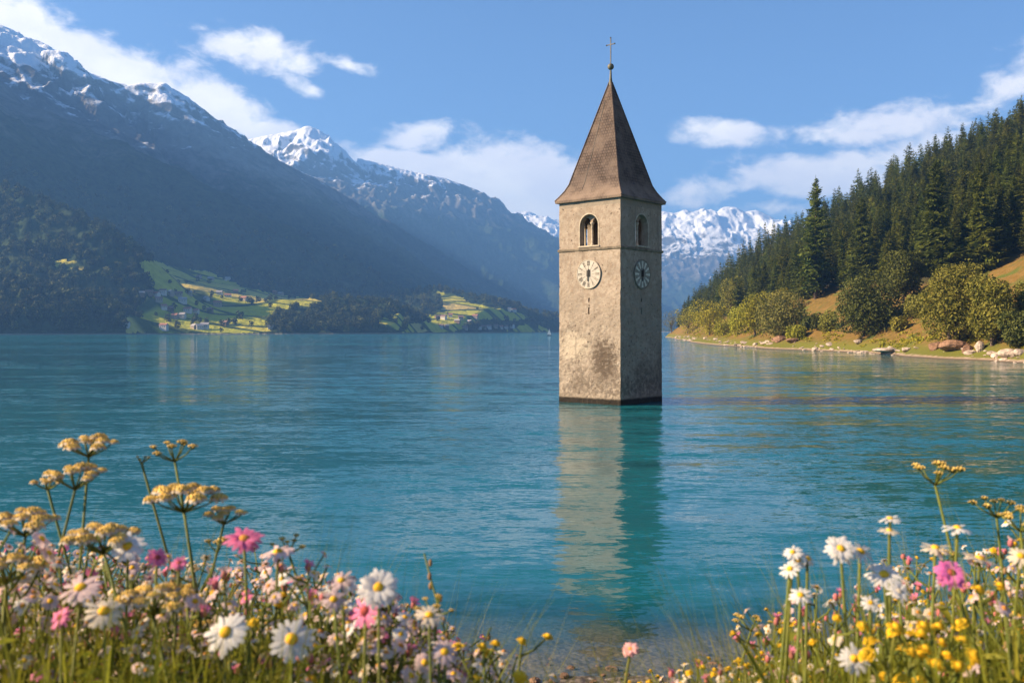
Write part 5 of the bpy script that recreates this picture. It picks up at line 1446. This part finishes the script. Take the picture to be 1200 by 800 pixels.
TO_CAM = (-0.25, -0.75, 0.75)
HERO_SPOTS = []
def build_heroes():
    hd = lambda px, py, Y: at(px, py, Y)
    D = [  # px, py, Y, tilt, radius, petals, petal mat, disc mat, layers, label, name
        (265, 741, 1.03, (-.15, -.75, .6), .0265, 19, M_petal_w, M_disc, 1, 'left one of two white daisies low in the left flowers, facing the camera', 'daisy'),
        (342, 749, 1.02, (.15, -.8, .55), .0265, 17, M_petal_w, M_disc, 1, 'right one of two white daisies low in the left flowers, facing the camera', 'daisy'),
        (444, 689, 1.00, (.05, -.8, .55), .0250, 21, M_petal_w, M_disc, 2, 'large white daisy in front of the water above a drooping pink flower', 'daisy'),
        (326, 648, 1.12, (-.1, -.25, .9), .0230, 18, M_petal_pale, M_disc, 1, 'pale daisy seen nearly edge-on beside the pink cosmos in the left flowers', 'daisy'),
        (150, 641, 1.18, (.1, -.6, .75), .0250, 19, M_petal_w, M_disc, 1, 'white daisy left of the pink cosmos, its petals spread against the water', 'daisy'),
        (95, 690, 1.05, (-.05, -.45, .85), .0260, 18, M_petal_pale, M_disc, 1, 'pale pinkish daisy with a tall yellow centre deep in the left flowers', 'daisy'),
        (122, 717, 1.02, (.2, -.5, .8), .0240, 15, M_petal_cream, M_disc, 1, 'creamy daisy just below the pinkish daisy with the tall yellow centre', 'daisy'),
        (400, 681, 1.10, (0, -.5, .8), .0170, 15, M_petal_pale, M_disc, 1, 'small pale daisy left of the large white daisy', 'daisy'),
        (391, 703, 1.06, (.1, -.6, .7), .0165, 14, M_petal_pale, M_disc, 1, 'small pale daisy lower left of the large white daisy', 'daisy'),
        (503, 722, 1.05, (.1, -.4, .9), .0190, 15, M_petal_cream, M_disc, 1, 'creamy daisy seen from the side over the water, right of the large white daisy', 'daisy'),
        (521, 764, 1.0, (.1, -.7, .6), .0170, 14, M_petal_pale, M_disc, 1, 'pale ragged daisy lowest at the right end of the left flowers', 'daisy'),
        (286, 633, 1.10, (.1, -.35, .8), .0255, 15, M_petal_pink, M_disc_or, 2, 'pink cosmos in front of the water in the left flowers', 'cosmos'),
        (429, 716, 1.02, (-.5, -.7, .35), .0225, 12, M_petal_pink, M_disc_red, 1, 'drooping pink flower with a dark red centre below the large white daisy', 'cosmos'),
        (72, 724, 1.02, (-.3, -.6, .6), .0150, 12, M_petal_pink, M_disc_red, 2, 'deep pink flower in the grass at the lower left', 'cosmos'),
        (184, 654, 1.15, (.4, -.5, .6), .0160, 12, M_petal_pink, M_disc_red, 2, 'pink flower facing sideways between the white daisy and the pink cosmos', 'cosmos'),
        (210, 661, 1.12, (.1, -.4, .8), .0130, 12, M_petal_pink, M_disc_red, 2, 'small pink flower lower right of the sideways pink flower', 'cosmos'),
        (1114, 672, 1.22, (0, -.7, .65), .0235, 24, M_petal_mag, M_disc_red, 2, 'bright pink aster with a reddish centre among the right flowers', 'aster'),
        (739, 761, 1.30, (-.25, -.55, .75), .0135, 24, M_petal_salmon, M_disc_or, 2, 'single salmon pink flower with an orange centre on a bare leaning stem over the water', 'aster'),
        (985, 644, 1.20, (0, -.7, .7), .0235, 18, M_petal_w, M_disc, 2, 'white daisy in front of the water at the top left of the right flowers', 'daisy'),
        (1008, 647, 1.22, (.35, -.5, .8), .0205, 16, M_petal_w, M_disc, 1, 'white daisy overlapping the right side of the top left daisy of the right flowers', 'daisy'),
        (929, 648, 1.25, (-.2, -.45, .85), .0155, 13, M_petal_w, M_disc, 1, 'small white daisy farthest left over the water in the right flowers', 'daisy'),
        (934, 657, 1.25, (.2, -.6, .75), .0150, 12, M_petal_w, M_disc, 1, 'second small white daisy of the group farthest left in the right flowers', 'daisy'),
        (946, 655, 1.25, (.4, -.5, .75), .0140, 12, M_petal_w, M_disc, 1, 'small white daisy tilted right in the group farthest left in the right flowers', 'daisy'),
        (926, 667, 1.22, (-.4, -.5, .6), .0160, 12, M_petal_w, M_disc, 1, 'white daisy hanging to the left, lowest but one of its group at the left edge', 'daisy'),
        (938, 698, 1.20, (-.1, -.5, .7), .0170, 13, M_petal_w, M_disc, 1, 'lowest white daisy of the group at the left edge of the right flowers', 'daisy'),
        (1036, 674, 1.20, (-.05, -.5, .85), .0250, 19, M_petal_w, M_disc, 1, 'white daisy with wide petals in the middle of the right flowers', 'daisy'),
        (1053, 694, 1.16, (.1, -.55, .8), .0170, 14, M_petal_w, M_petal_cream, 2, 'double white flower without a yellow centre in the right flowers', 'daisy'),
        (1020, 707, 1.12, (-.1, -.6, .7), .0130, 13, M_petal_w, M_disc, 1, 'small ragged white flower left of the double white flower', 'daisy'),
        (1001, 772, 1.05, (0, -.75, .6), .0195, 16, M_petal_w, M_disc, 1, 'white daisy lowest in the right flowers, left of the yellow blossoms', 'daisy'),
        (1043, 609, 1.30, (-.05, -.10, 1), .0175, 16, M_petal_w, M_disc, 1, 'white daisy seen from the side, highest one above the water in the right flowers', 'daisy'),
        (1042, 623, 1.28, (.05, -.12, 1), .0165, 15, M_petal_cream, M_disc, 1, 'creamy daisy seen from the side just under the highest one in the right flowers', 'daisy'),
        (1122, 620, 1.28, (.05, -.12, 1), .0230, 17, M_petal_w, M_disc, 1, 'white daisy seen from the side right of the tall branching umbel', 'daisy'),
        (1096, 643, 1.24, (0, -.12, 1), .0220, 16, M_petal_cream, M_disc, 1, 'flat cream daisy seen edge-on above the bright pink aster', 'daisy'),
        (1148, 656, 1.22, (.3, -.12, 1), .0260, 17, M_petal_cream, M_disc, 1, 'drooping cream daisy seen edge-on right of the bright pink aster', 'daisy'),
        (1196, 652, 1.2, (-.2, -.6, .7), .0180, 14, M_petal_cream, M_disc, 1, 'cream daisy cut by the right edge of the photo', 'daisy')]
    for i, (px, py, Y, tilt, r, n, mp, md, ly, lb, nm) in enumerate(D):
        HERO_SPOTS.append((px, py, Y, 44 if nm != 'daisy' else 34))
        plant(mk_daisy(600 + i, tilt, r * 0.90, n, mp, md, 4, ly, lean=0.05 if nm != 'aster' else 0.16), nm, hd(px, py, Y), lb, nm)
    U = [(104, 512, 1.42, .052, 11, 2, False, 'tallest yellow umbel at the left, its flat clusters high above the water'),
         (88, 548, 1.36, .055, 12, 2, False, 'cream and yellow umbel just below the tallest umbel at the left'),
         (30, 600, 1.25, .055, 13, 1, False, 'broad flat yellow and white umbel near the left edge of the photo'),
         (122, 618, 1.2, .058, 13, 1, False, 'wide cream umbel above the white daisy at the left'),
         (205, 517, 1.5, .056, 8, 1, True, 'thin airy umbel with small separate knobs right of the tallest umbel'),
         (216, 570, 1.3, .062, 14, 1, False, 'dense golden umbel on a thick stem above the pink cosmos'),
         (262, 596, 1.32, .038, 9, 1, False, 'small yellow umbel at the right of the dense golden umbel'),
         (166, 534, 1.45, .02, 4, 1, True, 'slender sprig of yellow knobs between the two tall left umbels'),
         (338, 630, 1.3, .035, 6, 2, True, 'ochre branching sprig above the left daisies, right of the pink cosmos'),
         (56, 560, 1.4, .03, 7, 0, False, 'small drooping umbel at the left side of the cream and yellow umbel'),
         (8, 655, 1.15, .05, 10, 1, False, 'cream umbel cut by the left edge of the photo'),
         (180, 690, 1.1, .052, 11, 0, False, 'yellow and cream umbel low among the pink buds'),
         (508, 702, 1.12, .034, 6, 1, True, 'small yellow sprig over the water at the right end of the left flowers'),
         (1096, 542, 1.5, .062, 9, 2, True, 'tall branching umbel rising above the water in the right flowers'),
         (1168, 585, 1.5, .05, 7, 2, True, 'thin brownish umbel near the right edge above the daisies'),
         (1196, 600, 1.4, .05, 8, 1, True, 'pinkish sprig cut by the right edge of the photo above the daisies'),
         (880, 720, 1.7, .05, 7, 1, True, 'low ochre sprig leaning over the shallows left of the right daisies')]
    for i, (px, py, Y, R, nr, tr, thin, lb) in enumerate(U):
        plant(mk_umbel(700 + i, R * 0.78, nr, tr, M_umb, M_petal_cream, thin), 'umbel_flower', hd(px, py, Y), lb, 'umbel')
    Yl = [(566, 757, 1.15, 6, 'cluster of yellow flowers over the water at the right end of the left bank'), (612, 750, 1.25, 4, 'yellow flowers on a leaning stem, farthest out over the water left of the tower reflection'),
          (1050, 735, 1.06, 8, 'yellow blossoms in the right flowers above the lowest white daisy'), (1080, 742, 1.05, 8, 'yellow blossoms below the bright pink aster'),
          (1104, 752, 1.04, 8, 'densest yellow blossoms of the right flowers, lower right of the pink aster'), (1068, 764, 1.02, 5, 'lowest yellow blossoms between the white daisy and the dense yellow cluster'),
          (1147, 690, 1.15, 4, 'small yellow flowers right of the bright pink aster'), (1098, 778, 1.0, 4, 'single low group of yellow blossoms at the bottom of the right flowers')]
    for i, (px, py, Y, nb, lb) in enumerate(Yl):
        plant(mk_yellow(800 + i, nb, 0.0095), 'yellow_flower', hd(px, py, Y), lb, 'yellow flower')
    for i, (px, py, Y, lb) in enumerate([(497, 648, 1.25, 'single tall seed stalk leaning right in front of the water'), (1172, 640, 1.3, 'brown seed stalk among the right flowers near the edge'), (575, 735, 1.3, 'short thin seed stalk beside the yellow cluster on the left bank')]):
        plant(mk_stalk(850 + i), 'seed_stalk', hd(px, py, Y), lb, 'seed stalk', rz=2.5)
build_heroes()

ENV_X = [-80, 0, 60, 120, 200, 300, 380, 450, 500, 540, 575, 610, 650, 700, 740, 790, 840, 880, 920, 960, 1000, 1060, 1130, 1200, 1280]
ENV_Y = [640, 648, 655, 655, 655, 660, 685, 705, 728, 752, 775, 800, 830, 838, 812, 785, 768, 748, 715, 690, 672, 660, 650, 628, 610]
def top_z(x, y, f=1.0):
    """height the vegetation reaches: tall on both sides of a gap in the middle"""
    px = HX + F * x / y
    return CAM_Z - (np.interp(px, ENV_X, ENV_Y) - HY) / F * y * f

def build_fill():
    rg = np.random.default_rng(41)
    kinds = {'bud': [mk_buds(900 + k, 6 + k % 3) for k in range(5)], 'pale': [mk_aster(920 + k, M_petal_pale, 12, .0105) for k in range(4)], 'white': [mk_aster(930 + k, M_petal_w, 11, .0105) for k in range(3)],
             'cream': [mk_aster(940 + k, M_petal_cream, 13, .0085) for k in range(3)], 'yel': [mk_yellow(950 + k, 5, .0070) for k in range(4)], 'pink': [mk_aster(960 + k, M_petal_pink, 6, .0095) for k in range(3)]}
    info = {'bud': ('budding_flower', 'slim stalk of reddish pink buds crowded among the %s flowers', 'flower buds'), 'pale': ('aster_flower', 'branching aster of small pale pink blossoms crowded among the %s flowers', 'aster'),
            'white': ('aster_flower', 'branching aster of small white blossoms crowded among the %s flowers', 'aster'), 'cream': ('aster_flower', 'branching aster of tiny cream blossoms crowded among the %s flowers', 'aster'),
            'yel': ('yellow_flower', 'low plant of small yellow blossoms crowded among the %s flowers', 'yellow flower'), 'pink': ('aster_flower', 'branching aster of small deep pink blossoms crowded among the %s flowers', 'aster')}
    def scatter(n, px0, px1, lo, hi, names, probs, side, ymin=1.12, ymax=2.3):
        for k in range(n):
            px = rg.uniform(px0, px1); Y = ymin + (ymax - ymin) * rg.random() ** 1.4
            top = np.interp(px, ENV_X, ENV_Y); py = top + lo + (hi - lo) * rg.random()
            nm = str(rg.choice(names, p=probs)); v = kinds[nm][int(rg.integers(0, len(kinds[nm])))]
            if any(math.hypot(px - q[0], py - q[1]) < q[3] and Y < q[2] + 0.15 for q in HERO_SPOTS): continue
            p = at(px, py, Y)
            if p[2] < ground_z(H_bank, p[0], p[1]) + 0.12: continue
            name, lb, cat = info[nm]
            plant(v, name, p, lb % side, cat, '%s %s plants among the %s flowers' % (nm, cat, side), rg.random() * 6.28, rg.uniform(0.85, 1.15))
    scatter(330, -30, 545, -16, 125, ['bud', 'pale', 'white', 'cream', 'pink', 'yel'], [.26, .38, .10, .17, .05, .04], 'left')
    scatter(60, 380, 575, -8, 50, ['bud', 'pale', 'white', 'cream'], [.2, .4, .2, .2], 'left')
    scatter(85, 900, 1230, -12, 115, ['bud', 'pale', 'white', 'cream', 'yel'], [.26, .20, .14, .26, .14], 'right')
    scatter(40, 740, 940, -6, 40, ['yel', 'bud', 'cream'], [.72, .10, .18], 'right', 1.35, 2.8)
build_fill()

def build_grass():
    rg = np.random.default_rng(52)
    def blades(n, y0, y1, fl, fh, wid, bend, broad=False):
        Y = y0 + (y1 - y0) * rg.random(n) ** 1.35; U = rg.uniform(-0.66, 0.66, n); X = U * Y
        g = H_bank(X, Y); top = top_z(X, Y)
        h = (top - g) * (fl + (fh - fl) * rg.random(n) ** 0.9)
        ok = h > 0.07; X, Y, g, h = X[ok], Y[ok], g[ok], h[ok]; n = len(X)
        a = rg.random(n) * 6.28; ln = bend * (0.15 + 0.6 * rg.random(n) ** 1.6) * np.minimum(h, 0.28)
        rows = []; w = wid * (0.6 + 0.8 * rg.random(n)); fa = rg.random(n) * 6.28
        sx, sy = np.cos(fa), np.sin(fa)
        prof = ((0, .8), (.35, 1.0), (.65, .85), (.86, .5), (1.0, .06)) if not broad else ((0.55, .25), (.68, .9), (.80, 1.0), (.92, .6), (1.0, .06))
        for t, ww in prof:
            x = X + np.cos(a) * ln * t ** 2.2; y = Y + np.sin(a) * ln * t ** 2.2; z = g - 0.03 + h * (t - 0.12 * t ** 3 * (ln / (h + .01)))
            rows.append(np.stack([np.stack([x - sx * w * ww / 2, y - sy * w * ww / 2, z], 1), np.stack([x + sx * w * ww / 2, y + sy * w * ww / 2, z], 1)], 1))
        R = np.stack(rows, 1)                        # n, 5, 2, 3
        Q = np.stack([R[:, :-1, 0], R[:, :-1, 1], R[:, 1:, 1], R[:, 1:, 0]], 2).reshape(-1, 4, 3)
        return Q, np.repeat(rg.random(n), 4)
    A = [blades(6000, 0.85, 2.6, 0.45, 1.0, 0.0036, 1.9), blades(2500, 0.9, 2.2, 0.35, 0.9, 0.0060, 2.2), blades(12000, 0.85, 2.4, 0.6, 1.10, 0.0017, 1.6),
         blades(7000, 2.4, 6.0, 0.3, 0.78, 0.006, 0.4), blades(3000, 0.85, 1.9, 0.45, 0.95, 0.010, 1.3, True)]
    def leaves(n, y0, y1, f0, f1, L0, L1, wr):
        Y = y0 + (y1 - y0) * rg.random(n) ** 1.3; U = rg.uniform(-0.66, 0.66, n); X = U * Y
        g = H_bank(X, Y); top = top_z(X, Y); h = (top - g) * (f0 + (f1 - f0) * rg.random(n) ** 0.8)
        ok = (h > 0.06); X, Y, g, h = X[ok], Y[ok], g[ok], h[ok]; n = len(X)
        P = np.stack([X, Y, g + h], 1); d = rg.normal(0, 1, (n, 3)); d[:, 2] = d[:, 2] * 0.6 + 0.35; d /= np.linalg.norm(d, axis=1)[:, None]
        s = np.cross(d, rg.normal(0, 1, (n, 3))); s /= np.linalg.norm(s, axis=1)[:, None]
        L = (L0 + (L1 - L0) * rg.random(n))[:, None]; W = L * wr * (0.6 + 0.8 * rg.random((n, 1))); sag = np.array((0, 0, -1.0)) * L * 0.3
        c = [P, P + d * L * .4 + sag * .16, P + d * L * .75 + sag * .56, P + d * L + sag]; w = [0.15, 1.0, 0.8, 0.05]
        R = np.stack([np.stack([q - s * W * k / 2, q + s * W * k / 2], 1) for q, k in zip(c, w)], 1)
        return np.stack([R[:, :-1, 0], R[:, :-1, 1], R[:, 1:, 1], R[:, 1:, 0]], 2).reshape(-1, 4, 3), np.repeat(rg.random(n), 3)
    A += [leaves(22000, 1.05, 2.3, 0.35, 0.86, 0.018, 0.045, 0.15), leaves(4500, 0.95, 2.2, 0.25, 0.8, 0.025, 0.055, 0.32), leaves(7000, 0.95, 2.3, 0.5, 0.86, 0.008, 0.02, 0.26), leaves(5000, 2.2, 5.0, 0.3, 0.8, 0.03, 0.07, 0.3)]
    o = link('grass', cards_mesh('grass', np.concatenate([q for q, t in A]), [M_blade], np.concatenate([t for q, t in A])))
    tag(o, 'tangled green grass and leaves growing between the flowers of the near bank', 'grass', None, 'stuff')
build_grass()
